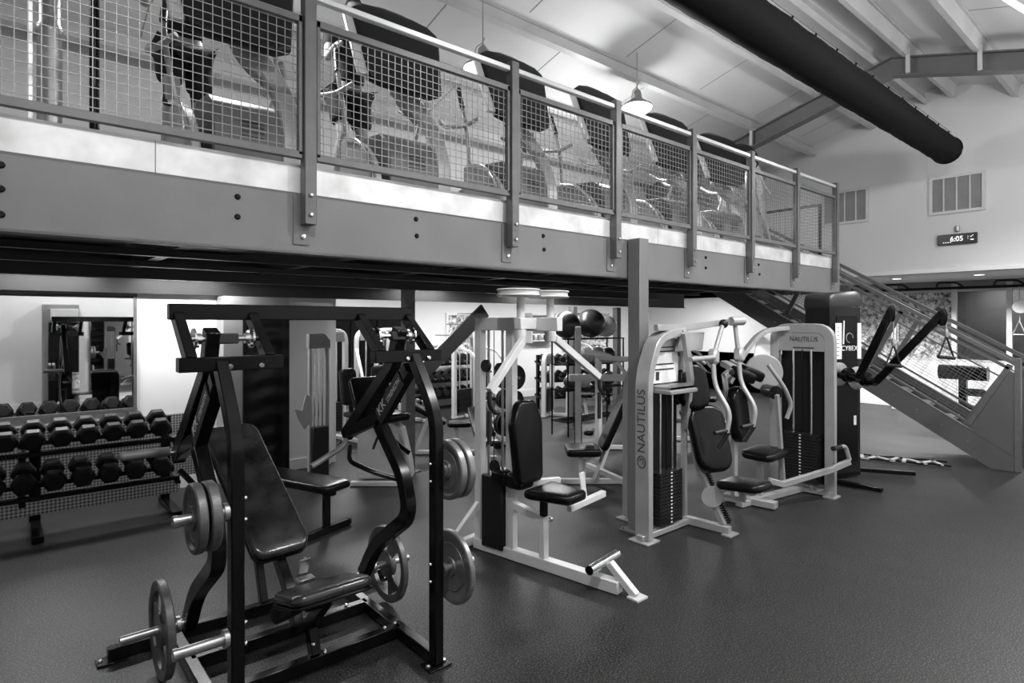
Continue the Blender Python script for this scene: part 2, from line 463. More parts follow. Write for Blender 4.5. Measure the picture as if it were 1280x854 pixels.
# wall clock
c = at(1196.5, 299, X=XW-.02)
t = thing('digital_clock', 'long black digital wall clock with lit digits on the far wall', 'clock', (XW-.01, c.y, c.z))
MB().box((XW-.03, c.y, c.z), (.06, .60, .19)).build('case', 'screen', t, .006)
text('digits', '6:05', .13, (XW-.063, c.y-.0, c.z-.0), (0, -1, 0), (0, 0, 1), 'led', t, xs=.9)
text('seconds', ':', .10, (XW-.063, c.y-.17, c.z+.02), (0, -1, 0), (0, 0, 1), 'led', t)
m_ = MB(); m_.bar([(XW-.063, c.y-.20, c.z+.035), (XW-.063, c.y-.215, c.z+.02), (XW-.063, c.y-.25, c.z+.055)], .004, .014, (1, 0, 0)); m_.box((XW-.063, c.y-.23, c.z-.03), (.004, .05, .012))
for q in range(4): m_.box((XW-.063, c.y+.20-q*.035, c.z-.055), (.004, .018, .010))
m_.build('indicator_marks', 'led', t)
c2 = at(1197, 286, X=XW-.02)
MB_ = MB(); MB_.lathe((XW-.03, c2.y, c2.z), (0, 0, 1), [(0, -.05), (.035, -.05), (.04, -.03), (.04, .03), (.035, .05), (0, .05)], 16)
tag(MB_.build('motion_sensor', 'steel'), 'small grey cylindrical sensor fixed above the digital clock', 'sensor')

# hall mirror
def mirror(i, x0, x1, z0, z1, y, s_):
    m_ = MB(); m_.box(((x0+x1)/2, y-s_*.004, (z0+z1)/2), (x1-x0, .008, z1-z0))
    o = tag(m_.build('wall_mirror', 'mirror'), i[0], 'mirror')
    f = MB()
    for z in (z0, z1): f.box(((x0+x1)/2, y-s_*.012, z), (x1-x0+.04, .024, .03))
    for x in (x0, x1): f.box((x, y-s_*.012, (z0+z1)/2), (.03, .024, z1-z0-.03))
    f.build('edge_trim', 'post', o)
mirror(('wide wall mirror above the dumbbell rack at the left edge',), -3.4, 1.19, 1.0, 2.32, WB, 1)
mirror(('second wall mirror seen reflected in the mirror over the dumbbells',), 1.6, 2.45, .37, 2.1, WF, -1)
# tread plate sheet on the wall
m_ = MB(); m_.box((-1.0, WB-.012, .45), (5.8, .01, .9)); tag(m_.build('tread_plate_panel', 'tread'), 'diamond tread plate sheet on the wall behind the dumbbell rack', 'wall panel')

# ================================================================== MEZZANINE
YM = 3.66; XE = 9.7; ZB, ZT, ZD = 2.425, 2.80, 2.975
b = MB()
b.box(((-2.9+XE)/2, YM+.006, (ZB+ZT)/2), (XE+2.9, .012, ZT-ZB))
b.box(((-2.9+XE)/2, YM+.05, ZB+.007), (XE+2.9, .10, .014)); b.box(((-2.9+XE)/2, YM+.05, ZT-.007), (XE+2.9, .10, .014))
o = struct(b, 'trim_40', 'dgrey')
b = MB()
for px, py in ((1, 206), (1, 236), (1, 268), (297, 246), (297, 271), (520, 274), (521, 295), (679, 295), (680, 312), (786, 308), (786, 323), (787, 338), (882, 322), (882, 335), (948, 331), (949, 343), (1044, 340), (1045, 352), (1044, 346)):
    p = at(px, py, Y=YM)
    b.lathe((p.x, YM-.012, p.z), (0, 1, 0), [(0, 0), (.012, 0), (.017, .008), (.018, .012)], 10)
b.build('bolt_heads', 'black', o)['label'] = 'black round bolt heads'
# galvanised toe strip in sheets
for i, (xa, xb) in enumerate(((-2.9, .63), (.63, 1.44), (1.44, 3.15), (3.15, 4.4), (4.4, 5.1), (5.1, 6.2), (6.2, 7.6), (7.6, XE))):
    b = MB(); b.box(((xa+xb)/2, YM+.01, (ZT+ZD)/2), (xb-xa-.004, .02, ZD-ZT)); struct(b, 'trim_%d' % (41+i), 'galv')
b = MB(); b.box(((-2.9+XE)/2, (YM+.03+WB)/2, ZD-.02), (XE+2.9, WB-YM-.03, .04)); b.box((10.0, (4.1+WB)/2, ZD-.02), (.6, WB-4.1, .04)); b.box((10.85, (6.5+WB)/2, ZD-.02), (1.1, WB-6.5, .04))
struct(b, 'floor_deck', 'mgrey')
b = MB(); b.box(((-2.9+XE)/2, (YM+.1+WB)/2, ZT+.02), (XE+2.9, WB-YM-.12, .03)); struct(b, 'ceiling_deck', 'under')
# joists and rear beam
for i in range(11):
    x = -2.6+i*1.2
    b = MB(); b.box((x, (YM+.1+WB)/2, 2.66), (.012, WB-YM-.12, .25)); b.box((x, (YM+.1+WB)/2, 2.535), (.09, WB-YM-.12, .014))
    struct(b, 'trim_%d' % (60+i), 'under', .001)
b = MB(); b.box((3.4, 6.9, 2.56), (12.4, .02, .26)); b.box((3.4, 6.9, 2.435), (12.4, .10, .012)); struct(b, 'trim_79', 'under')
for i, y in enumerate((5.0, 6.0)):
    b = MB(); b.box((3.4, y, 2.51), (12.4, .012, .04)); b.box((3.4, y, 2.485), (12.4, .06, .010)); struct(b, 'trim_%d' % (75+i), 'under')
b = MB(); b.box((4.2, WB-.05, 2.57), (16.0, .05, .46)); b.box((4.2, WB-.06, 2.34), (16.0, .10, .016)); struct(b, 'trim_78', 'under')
for (x, y) in UNDER:
    t = thing('added_strip_light', 'added strip light hidden under the deck, %s' % {-1.4: 'out to the left', .4: 'above the dumbbell rack', 1.7: 'near the padded pillar', 5.2: 'behind the white fly machine', 7.6: 'near the exercise balls'}[x], 'ceiling light', (x, y, 2.58), 0)  # added fixtures for the hidden lamps that light the mirror wall
    MB().box((x, y, 2.685), (1.0, .20, .20)).build('housing', 'white', t, .004)
    MB().box((x, y, 2.580), (.94, .15, .014)).build('diffuser', 'tube', t)
for i, (x, y) in enumerate(BATTENS):
    t = thing('ceiling_batten', 'white ceiling light in the room beyond the deck, %s' % ('nearest the left', 'second from the left', 'second from the right', 'added to brighten the end wall')[i], 'ceiling light', (x, y, 2.94), 0)
    MB().box((x, y, 2.90), (1.7, .34, .08)).build('housing', 'white', t, .004)
    MB().box((x, y, 2.855), (1.6, .28, .012)).build('diffuser', 'tube', t)
# columns of the deck
def column(x, y, z1, label, w_=.14, m='dgrey'):
    t = thing('steel_column', label, 'column', (x, y, 0), 0)
    MB().box((x, y, z1/2+.006), (w_, w_, z1-.012)).build('shaft', m, t, .004)
    bp = MB(); bp.box((x, y, .006), (w_+.12, w_+.12, .012)); bp.build('base_plate', m, t)
    bb = MB()
    for sx in (-1, 1):
        for sy in (-1, 1): bb.cyl((x+sx*(w_/2+.035), y+sy*(w_/2+.035), .01), (x+sx*(w_/2+.035), y+sy*(w_/2+.035), .03), .012, 6)
    bb.build('anchor_bolts', 'steel', t)
column(4.665, YM-.085, 2.80, 'front grey steel column carrying the deck beam, beside the tower with the vertical lettering')
column(4.15, 6.98, 2.52, 'grey steel column under the deck behind the black press')
column(8.3, 7.9, 2.30, 'slim dark column right of the front column in the bright room', .12, 'post')
column(9.6, 7.9, 2.30, 'slim dark column beneath the start of the stairs', .12, 'post')

# railing posts, panels and handrail
PX = [at(387, 100, Y=YM-.06).x] + [at(p, 200, Y=YM-.06).x for p in (642.5, 771.5, 866.5, 940, 997, 1046)]
PX = [-.35] + PX
plabel = ['railing post at the very left edge', 'railing post nearest the camera, left of the second exercising person', 'railing post right of the longest mesh panel', 'railing post right above the front steel column, left side', 'fourth visible railing post, right of the hanging lamp', 'railing post in front of the last console', 'last but one railing post before the stairs', 'end railing post at the stair side of the deck']
Z_RAIL, Z_FT, Z_FB = 4.01, 3.87, 3.02
for i, x in enumerate(PX):
    if i == 0: continue
    zb = 2.60
    t = thing('railing_post', 'grey square steel '+plabel[i], 'post', (x, YM-.05, zb), 0, 'posts of the deck railing')
    end = (i == 7)
    top = Z_RAIL+.06
    MB().box((x, YM-.045, (zb+top)/2), (.075, .075, top-zb)).build('shaft', 'post', t, .004)
    MB().box((x-.03, YM-.004, zb-.02+.05), (.10, .008, .30)).build('mounting_plate', 'post', t)
    for z in (zb+.06, zb+.18): MB().lathe((x, YM-.084, z), (0, -1, 0), [(.014, 0), (.014, .008), (.009, .014), (0, .014)], 8).build('bolt', 'chrome', t)
    MB().lathe((x-.02, YM-.009, zb-.07), (0, -1, 0), [(.014, 0), (.014, .010), (0, .014)], 8).build('bolt', 'chrome', t)
for i in range(len(PX)-1):
    xa, xb = PX[i]+.045, PX[i+1]-.045
    if i == 0: xa = -1.2
    lab = ['leftmost, before the exerciser in a knee sleeve', 'in front of the exerciser in black shorts', 'third from the left', 'below the hanging lamp', 'in front of the middle consoles', 'in front of the last machine', 'nearest the stairs'][i]
    t = thing('mesh_railing', 'grey framed wire mesh railing, '+lab, 'railing', (xa, YM-.04, Z_FB), 0, 'mesh panels of the deck railing')
    f = MB(); y = YM-.045
    for z in (Z_FT-.02, Z_FB): f.box(((xa+xb)/2, y, z), (xb-xa, .04, .045))
    for x in (xa+.012, xb-.012): f.box((x, y, (Z_FT+Z_FB)/2), (.024, .04, Z_FT-Z_FB))
    f.build('panel_frame', 'post', t, .003)
    g = MB(); wr = .0021
    n = int((xb-xa)/.05)
    for k in range(1, n): 
        x = xa+(xb-xa)*k/n; g.box((x, y, (Z_FT+Z_FB)/2), (wr*2, wr*2, Z_FT-Z_FB-.03))
    n = int((Z_FT-Z_FB)/.05)
    for k in range(1, n):
        z = Z_FB+(Z_FT-Z_FB)*k/n; g.box(((xa+xb)/2, y+.004, z), (xb-xa-.03, wr*2, wr*2))
    g.build('wire_mesh', 'wire', t)
t = thing('handrail', 'pale tubular handrail along the top of the deck railing', 'handrail', (PX[1], YM-.05, Z_RAIL), 0)
for i in range(len(PX)-1):
    xa, xb = PX[i]+.04, PX[i+1]-.04
    if i == 0: xa = -1.2
    MB().box(((xa+xb)/2, YM-.045, Z_RAIL+.0), (xb-xa, .045, .045)).build('rail_length', 'rail', t, .008)
# end return of the railing
t = thing('end_railing', 'dark mesh railing along the stair end of the deck', 'railing', (XE+.0, 4.0, ZD), 0)
f = MB(); g = MB()
f.box((10.2, 5.3, 3.92), (.04, 2.3, .04)); f.box((10.2, 5.3, 3.06), (.04, 2.3, .04))
for y in (4.15, 5.3, 6.45): f.box((10.2, y, 3.455), (.04, .04, .96))
for k in range(46): g.box((10.2, 4.17+k*.05, 3.52), (.004, .004, .78))
for k in range(15): g.box((10.2, 5.3, 3.16+k*.05), (.004, 2.28, .004))
f.build('panel_frame', 'black', t); g.build('wire_mesh', 'post', t)

# ================================================================== STAIRS
SB = .607; Y0 = 1.94
def sl(y): return SB*(y-Y0)
t = thing('staircase', 'dark grey steel staircase with wire mesh railings rising to the deck', 'stairs', (10.8, Y0, 0), 0)
for k, x in enumerate((10.3, 11.35)):
    b = MB(); 
    b.prism([(x, 1.66, 0), (x, Y0, 0), (x, 6.35, sl(6.35)), (x, 6.35, sl(6.35)+.34), (x, 1.66, sl(1.66)+.36)], (.012, 0, 0))
    b.bar([(x+.03, 1.66, sl(1.66)+.355), (x+.03, 6.35, sl(6.35)+.35)], .07, .012)
    b.bar([(x+.03, Y0, .005), (x+.03, 6.35, sl(6.35)+.0)], .07, .012)
    b.build('stringer', 'stair', t)
bs = MB()
for k in range(14):
    y = 2.2+k*.305; z = sl(y)+.12+.06
    bs.lathe((10.297, y, z), (-1, 0, 0), [(.009, 0), (.009, .006), (0, .008)], 8)
bs.build('stringer_bolts', 'steel', t)
for k in range(15):
    y = 1.92+k*.305; z = sl(y)+.20
    if z+.03 > ZD: break
    b = MB(); b.box((10.835, y+.14, z), (1.03, .29, .02)); b.box((10.835, y, z-.025), (1.03, .012, .05)); b.build('tread', 'mgrey', t)
hd = 1.60
n_ = V((0, -SB, 1)).normalized()
for k, x in enumerate((10.32, 11.37)):
    f = MB()
    f.bar([(x, 1.66, sl(1.66)+hd), (x, 6.3, sl(6.3)+hd)], .05, .055); 
    f.build('stair_handrail', 'post' if k == 0 else 'stair', t, .003)
    f = MB()
    f.bar([(x, 1.75, sl(1.75)+hd-.11), (x, 6.3, sl(6.3)+hd-.11)], .04, .04)
    f.bar([(x, 1.75, sl(1.75)+hd-.28), (x, 6.3, sl(6.3)+hd-.28)], .02, .02)
    f.bar([(x, 2.1, sl(2.1)+.44), (x, 6.3, sl(6.3)+.44)], .03, .03)
    for (yt) in (1.74, 3.0, 4.3, 5.6):
        zt = sl(yt)+hd-.05
        f.bar([(x, yt, zt), (x, yt+.46, zt-.86)], .04, .07, (0, 1, 0.5))
    f.build('rail_frame', 'post', t, .003)
    g = MB()
    for q in range(1, 20):      # wires along the slope
        h = .46+q*.05
        if h > hd-.12: break
        g.bar([(x, 2.0-.0*q, sl(2.0)+h), (x, 6.2, sl(6.2)+h)], .004, .004)
    for q in range(44):         # wires across
        yt = 1.85+q*.10; zt = sl(yt)+hd-.13
        g.bar([(x, yt, zt), (x, yt+.42, zt-.72)], .004, .004, (1, 0, 0))
    g.build('wire_mesh', 'wire', t)
    MB().box((x, 1.66, .76), (.07, .07, 1.52)).build('newel_post', 'post', t, .004)
    p = MB(); p.prism([(x-.01, 1.70, sl(1.70)+.36), (x-.01, 2.28, sl(2.28)+.37), (x-.01, 1.80, sl(1.80)+hd-.13), (x-.01, 1.70, sl(1.70)+hd-.13)], (.01, 0, 0)); p.build('side_panel', 'stair', t)

# ================================================================== ROOF THINGS
# fabric duct
t = thing('fabric_duct', 'long black fabric air duct hung below the roof', 'air duct', (4, 2.95, 4.95), 0)
m_ = MB(); prof = []
yd, zd, rd = 2.95, 4.97, .225
pts = []; n = 150; seg = 24; vs = []; fs = []
for i in range(n+1):
    x = -3.6 + i*(12.45+3.6)/n
    for j in range(seg):
        a = 2*PI*j/seg
        k = 1+.012*math.sin(x*9+j)+.010*math.sin(x*23+2*j)
        k *= 1-.02*abs(math.sin((x)*PI/1.2))
        vs.append((x, yd+rd*k*math.cos(a), zd+rd*k*math.sin(a)*(1.0)))
for i in range(n):
    for j in range(seg): fs.append((i*seg+j, i*seg+(j+1) % seg, (i+1)*seg+(j+1) % seg, (i+1)*seg+j))
m_.add(vs, fs, True); m_.f.append([n*seg+j for j in range(seg)]); m_.sm.append(False); m_.f.append([j for j in range(seg)][::-1]); m_.sm.append(False)
m_.build('duct_sleeve', 'duct', t)
m_ = MB()
for x in (12.4, 3.1, -.2): m_.tube([(x, yd+rd*1.02*math.cos(2*PI*j/24), zd+rd*1.02*math.sin(2*PI*j/24)) for j in range(24)], .010, closed=True, n=6)
m_.build('hoop', 'black', t)
m_ = MB(); m_.tube([(-3.6, yd-.05, zd+.31), (12.5, yd-.05, zd+.31)], .004, n=5); m_.build('support_cable', 'post', t)
for k in range(27):
    m_ = MB(); x = -3.0+k*.59; m_.tube([(x, yd-.03, zd+.215), (x, yd-.05, zd+.31)], .012, n=6); m_.box((x, yd-.04, zd+.235), (.05, .03, .03)); m_.build('hanger_clip', 'black', t)
# high bay lamps
def bay(x, y, label):
    t = thing('hanging_lamp', label, 'lamp', (x, y, 5.0), 0, 'hanging hall lamps')
    zc = 4.95 if abs(x-4.15) < .01 else 5.17
    MB().lathe((x, y, zc), (0, 0, 1), [(.0, .03), (.09, .03), (.13, .0), (.21, -.05), (.225, -.075), (.215, -.08), (.12, -.01), (0, 0)]).build('reflector', 'steel', t)
    MB().lathe((x, y, zc-.08), (0, 0, 1), [(.212, 0), (.20, -.035), (.15, -.07), (.08, -.09), (0, -.095)]).build('glass_bowl', 'lamp', t)
    MB().lathe((x, y, zc+.03), (0, 0, 1), [(.05, 0), (.055, .03), (.055, .11), (.03, .14), (0, .14)], 14).build('ballast', 'steel', t)
    zr = roof_z(y)-.02
    c = MB(); c.tube([(x, y, zc+.16), (x, y, zr)], .008, n=6)
    c.tube([(x-.12, y, zc), (x-.10, y, zc+.14), (x-.01, y, zc+.2), (x+.03, y, zc+.28)], .006, .05, n=6); c.tube([(x+.12, y, zc), (x+.10, y, zc+.14), (x+.01, y, zc+.2)], .006, .05, n=6)
    c.build('hanger', 'steel', t)
    return t
bl = ['hanging lamp out to the left over the deck', 'hanging lamp above the left end of the deck', 'hanging lamp behind the third console, mostly hidden by it', 'round metal hanging lamp with bright bowl in mid picture above the railing', 'hanging lamp over the floor nearest the photographer', 'hanging lamp over the open floor', 'hanging lamp over the open floor near the tower', 'hanging lamp over the stair foot']
for (x, y), l_ in zip(BAYS, bl): bay(x, y, l_)
# rope end at the top right
m_ = MB(); p0 = at(1246, -8, D=6.0); p1 = at(1286, 16, D=5.9)
m_.tube([p0+(p0-p1)*.5, p0, p1, p1+(p1-p0)], .03, n=10); 
for k in range(14):
    q = p0+(p1-p0)*(k/9-.2); m_.tube([q+V((0, .028, .01)), q+V((.03, .0, .033)), q+V((.06, -.028, .0))], .012, n=6)
tag(m_.build('climbing_rope', 'rope'), 'thick pale twisted rope crossing the top right corner', 'rope')

# ================================================================== EXERCISE MACHINES
def bolts(parent, pts, ax, r=.012, m='steel', name='bolt'):
    for p in pts:
        MB().lathe(p, ax, [(r, 0), (r, .008), (r*.6, .013), (0, .013)], 8).build(name, m, parent)
def plate(name_label, c, ax, R, th, hub=.028, holes=False, m='iron'):
    t = thing('weight_plate', name_label, 'weight plate', c, 0, 'weight plates on the black press')
    c = V(c); a = V(ax).normalized()
    prof = [(hub, -th/2), (hub*1.9, -th/2), (hub*2.0, -th*.25), (R*.80, -th*.22), (R*.86, -th/2), (R-.006, -th/2), (R, -th/2+.006), (R, th/2-.006), (R-.006, th/2), (R*.86, th/2), (R*.80, th*.22), (hub*2.0, th*.25), (hub*1.9, th/2), (hub, th/2), (hub, -th/2)]
    if not holes:
        MB().lathe(c, a, prof, 48).build('disc', m, t)
    else:
        ring = MB().lathe(c, a, [(R*.80, -th*.3), (R*.86, -th/2), (R-.006, -th/2), (R, -th/2+.006), (R, th/2-.006), (R-.006, th/2), (R*.86, th/2), (R*.80, th*.3), (R*.80, -th*.3)], 48); ring.build('rim', m, t)
        MB().lathe(c, a, [(hub, -th*.45), (R*.36, -th*.45), (R*.38, -th*.2), (R*.38, th*.2), (R*.36, th*.45), (hub, th*.45), (hub, -th*.45)], 32).build('hub', m, t)
        bb, d = frame(a, V((0, 0, 1)))
        for k in range(3):
            sp = MB(); a0 = 2*PI*k/3+.5; vs = []
            for (rr, w_) in ((R*.33, .42), (R*.55, .36), (R*.84, .44)):
                for q in (-1, 1): vs.append(c + (bb*math.cos(a0+q*w_)+d*math.sin(a0+q*w_))*rr - a*th*.18)
            sp.prism([vs[0], vs[2], vs[4], vs[5], vs[3], vs[1]], a*th*.36); sp.build('spoke', m, t)
    # raised ring with weight marks
    b = MB(); bb, d = frame(a, V((0, 0, 1)))
    for sgn in (-1, 1):
        b.lathe(c+a*sgn*th*.235, a*sgn, [(R*.62, 0), (R*.625, .003), (R*.645, .003), (R*.65, 0)], 40)
    if not holes: b.build('raised_ring', 'rim', t)
    return t
# ---- the black plate-loaded press in the foreground
HX, HY = 1.38, 3.3
xl, xr = .83, 1.93
P = thing('plate_loaded_press', 'large black plate-loaded incline press with curved arms in the left foreground', 'exercise machine', (HX, HY, 0))
T_ = .062
# base
for x, nm in ((xl, 'base_rail'), (xr, 'base_rail')):
    b = MB(); b.bar([(x, 2.90, .045), (x, 4.20, .045)], T_, .07); b.build(nm, 'black', P, .004)
for y, x0, x1 in ((3.36, xl, xr), (3.80, xl, xr), (4.22, .48, 2.28)):
    b = MB(); b.bar([(x0, y, .045), (x1, y, .045)], T_, .07); b.build('base_crossbar', 'black', P, .004)
for x, y in ((xl, 2.93), (xr, 2.93), (.50, 4.22), (2.26, 4.22)):
    b = MB(); b.box((x, y, .006), (.15, .11, .012)); b.build('foot_plate', 'black', P, .002)
bolts(P, [(x+.055, y, .012) for x, y in ((xl, 2.93), (xr, 2.93), (2.26, 4.22))]+[(x-.055, y, .012) for x, y in ((xl, 2.93), (xr, 2.93), (.50, 4.22))], (0, 0, 1), .013)
# uprights, bent back near the top
for x in (xl, xr):
    b = MB(); b.bar([(x, 2.93, .02), (x, 2.93, 1.42), (x, 3.0, 1.55), (x, 3.19, 1.80)], .06, .07, (0, 1, 0), .12)
    b.build('upright', 'black', P, .005)
    s_ = -1 if x == xl else 1
    for z in (1.13, .55):
        g = MB(); g.cyl((x, 2.93, z), (x+s_*.26, 2.93, z), .024, 20); g.lathe((x+s_*.035, 2.93, z), (s_, 0, 0), [(.0, 0), (.042, 0), (.042, .02), (.0, .02)], 20)
        g.lathe((x+s_*.26, 2.93, z), (s_, 0, 0), [(.024, -.02), (.027, -.02), (.027, .0), (.01, .002), (0, -.012)], 20)
        g.build('storage_peg', 'steel', P)
    bolts(P, [(x-s_*.036, 2.93, z+d) for z in (1.13, .55) for d in (-.05, .05)], (-s_, 0, 0), .011, 'chrome')
# top bar and the two pivot cages
b = MB(); b.bar([(.66, 3.50, 2.055), (2.10, 3.50, 2.055)], .075, .085); b.build('top_bar', 'black', P, .005)
for (x0, x1, s_) in ((.64, 1.13, -1), (1.66, 2.12, 1)):
    b = MB(); b.bar([(x0, 3.19, 1.795), (x1, 3.19, 1.795)], .075, .07); b.build('cage_beam', 'black', P, .004)
    for x in (x0+.06, x1-.06):
        b = MB(); b.bar([(x, 3.50, 2.04), (x, 3.20, 1.81)], .05, .07, (0, 1, 0)); b.build('cage_strut', 'black', P, .004)
    g = MB(); g.cyl((x0+.08, 3.345, 1.915), (x1-.08, 3.345, 1.915), .015); g.build('pivot_shaft', 'chrome', P)
    for x in (x0+.10, x1-.10):
        g = MB(); d = 1 if x < (x0+x1)/2 else -1
        g.lathe((x, 3.345, 1.915), (d, 0, 0), [(0, 0), (.055, 0), (.055, .01), (.03, .016), (.028, .04), (0, .04)], 16)
        for q in (-1, 1): g.lathe((x, 3.345+q*.03, 1.915+q*.032), (d, 0, 0), [(.011, .0), (.011, .022), (0, .024)], 8)
        g.build('flange_bearing', 'chrome', P)
    g = MB(); g.box(((x0+x1)/2+.02, 3.345, 1.915), (.10, .055, .055)); g.build('bumper_block', 'rubber', P, .006)
    bolts(P, [(x, 3.15, 1.78) for x in ((x0+x1)/2-.02, (x0+x1)/2+.13)], (0, -1, 0), .014, 'chrome')
    # moving arm
    ax_ = (x0+x1)/2-.06*s_*-1*0
    ax_ = xl if s_ < 0 else xr
    yN = (4.10, 1.17)
    b = MB(); b.bar([(ax_, 3.345, 1.96), (ax_, 3.42, 1.74), (ax_, 4.12, 1.17)], .07, .085, (0, 1, 0), .02); b.build('arm_rear_link', 'black', P, .005)
    b = MB(); b.bar([(ax_, 3.22, 1.72), (ax_, 3.62, 1.33)], .07, .085, (0, 1, 0)); b.build('arm_front_link', 'black', P, .005)
    lab = MB(); c0, c1 = V((ax_-.037, 3.27, 1.655)), V((ax_-.037, 3.56, 1.372))
    dv = (c1-c0).normalized(); nv = dv.cross(V((1, 0, 0)))
    lab.prism([c0-nv*.055, c0+nv*.055, c1+nv*.055, c1-nv*.055], (-.004, 0, 0)); lb = lab.build('label_panel', 'plastic', P)
    lb['label'] = 'label panel with pale lettering'
    text('panel_lettering', 'KK', .085, (ax_-.0425, 3.51, 1.415+.03), (0, dv.y*-1, dv.z*-1), (0, .70, .72), 'lettwhite', lb, xs=1.1)
    text('panel_lettering', 'STRENGTH', .048, (ax_-.0425, 3.36, 1.567), (0, dv.y*-1, dv.z*-1), (0, .70, .72), 'lettwhite', lb, xs=.9)
    # gusset between links and lower C-arm
    b = MB(); b.bar([(ax_, 4.10, 1.19), (ax_, 3.62, 1.36)], .06, .075, (0, 1, 0)); b.build('arm_gusset', 'black', P, .004)
    b = MB(); b.bar([(ax_, 3.62, 1.33), (ax_, 3.29, 1.03), (ax_, 3.22, .80), (ax_, 3.66, .50), (ax_, 3.84, .25)], .07, .085, (0, 1, 0), .14)
    b.build('arm_lower_curve', 'black', P, .005)
    # plate horn at the bottom of the arm
    g = MB(); g.cyl((ax_, 3.82, .28), (ax_+s_*.34, 3.82, .28), .024); g.lathe((ax_+s_*.05, 3.82, .28), (s_, 0, 0), [(0, 0), (.045, 0), (.045, .02), (0, .02)], 20); g.build('loading_horn', 'steel', P)
    # grips
    g = MB(); g.tube([(ax_, 4.10, 1.21), (ax_-.10, 4.10, 1.21)], .014) if s_ < 0 else g.tube([(ax_, 4.10, 1.15), (ax_-.08, 4.06, 1.12)], .014); g.build('grip_bracket', 'chrome', P)
    g = MB()
    if s_ < 0: g.tube([(ax_-.05, 4.10, 1.22), (ax_-.29, 4.10, 1.22)], .026, n=14); g.lathe((ax_-.29, 4.10, 1.22), (-1, 0, 0), [(.026, 0), (.022, .012), (.01, .018), (0, .018)], 14)
    else: g.tube([(ax_-.02, 4.08, 1.15), (ax_-.07, 4.05, 1.10), (ax_-.31, 3.98, 1.02)], .020, .04, n=14); g.lathe((ax_-.31, 3.98, 1.02), (-1, -.3, -.3), [(.020, 0), (.018, .012), (0, .018)], 14)
    g.build('hand_grip', 'hood', P)
    g = MB(); g.tube([(ax_, 4.06, 1.10), (ax_+s_*-.06, 3.95, 1.02), (ax_, 3.70, .98), (ax_, 3.34, 1.0)], .018, .08, n=10); g.build('arm_brace', 'black', P)
# bench
R_ = rot(rz=math.radians(7)) @ rot(rx=math.radians(39.5))
bc = V((HX-.05, 4.32, .82))
spine = MB(); spine.bar([(HX, 3.60, .12), (HX, 3.78, .34), (HX, 4.86, 1.17)], .06, .08, (0, 1, 0), .05); spine.build('bench_spine', 'black', P, .004)
sp2 = MB(); sp2.bar([(HX, 4.62, .95), (HX, 4.24, .07)], .05, .06, (0, 1, 0)); sp2.build('bench_prop', 'black', P, .004)
pd = MB(); pd.pad(bc+V((0, -.045, .055)), [(p[0], p[1]) for p in rrect(.37, 1.12, .08, 6)], .07, R_, .034)
pd.build('back_pad', 'shiny_vinyl', P)
bk = MB(); bk.pad(bc+V((0, -.045+.025, .055-.03)), [(p[0], p[1]) for p in rrect(.375, 1.125, .08, 6)], .018, R_, .004); bk.build('back_board', 'black', P)
st = MB(); st.pad((HX, 3.24, .500), rrect(.46, .38, .07, 6), .06, rot(rx=math.radians(-15)), .029); st.build('seat', 'shiny_vinyl', P)
st = MB(); st.pad((HX, 3.24, .462), rrect(.465, .385, .07, 6), .016, rot(rx=math.radians(-15)), .004); st.build('seat_board', 'black', P)
g = MB(); g.bar([(HX, 3.20, .455), (HX, 3.42, .24), (HX-.0, 3.36, .08)], .055, .07, (0, 1, 0), .03); g.build('seat_post', 'black', P, .004)
g = MB(); g.bar([(HX, 3.42, .34), (HX, 3.68, .30)], .05, .06); g.build('seat_rail', 'black', P, .003)
g = MB(); g.box((HX, 3.53, .525), (.065, .012, .15), rot(rx=math.radians(25))); g.box((HX, 3.50, .47), (.10, .07, .025)); g.build('adjuster_plate', 'steel', P, .003)
bolts(P, [(HX, 3.52, .58), (HX-.02, 3.335, .16), (HX+.05, 3.34, .09)], (0, -1, .3), .012, 'chrome')
g = MB(); g.tube([(HX-.05, 3.50, .33), (HX-.19, 3.46, .33)], .05, n=18); g.build('knee_roller', 'rubber', P)
bolts(P, [(xr-.03, 3.36, .09), (xr-.1, 3.36, .083), (HX+.4, 3.80, .083), (xl, 3.05, .083)], (0, 0, 1), .012, 'chrome')
# plates
plate('small iron plate, outer of the two on the left upper peg of the black press', (.66, 2.93, 1.13), (1, 0, 0), .155, .04)
plate('small iron plate, inner of the two on the left upper peg of the black press', (.715, 2.93, 1.13), (1, 0, 0), .155, .045)
plate('big open-spoked iron plate at the foot of the left arm of the black press', (.69, 3.82, .28), (1, 0, 0), .265, .045, holes=True)
plate('big open-spoked iron plate behind the seat at the foot of the right arm', (2.10, 3.82, .28), (1, 0, 0), .265, .045, holes=True)
plate('medium iron plate, inner of the two on the right upper peg of the black press', (2.01, 2.93, 1.13), (1, 0, 0), .175, .045, m='rim')
plate('medium iron plate, outer of the two on the right upper peg of the black press', (2.07, 2.93, 1.13), (1, 0, 0), .175, .045, m='rim')
plate('iron plate hanging alone on the right lower peg of the black press', (2.04, 2.93, .55), (1, 0, 0), .215, .035, m='rim')

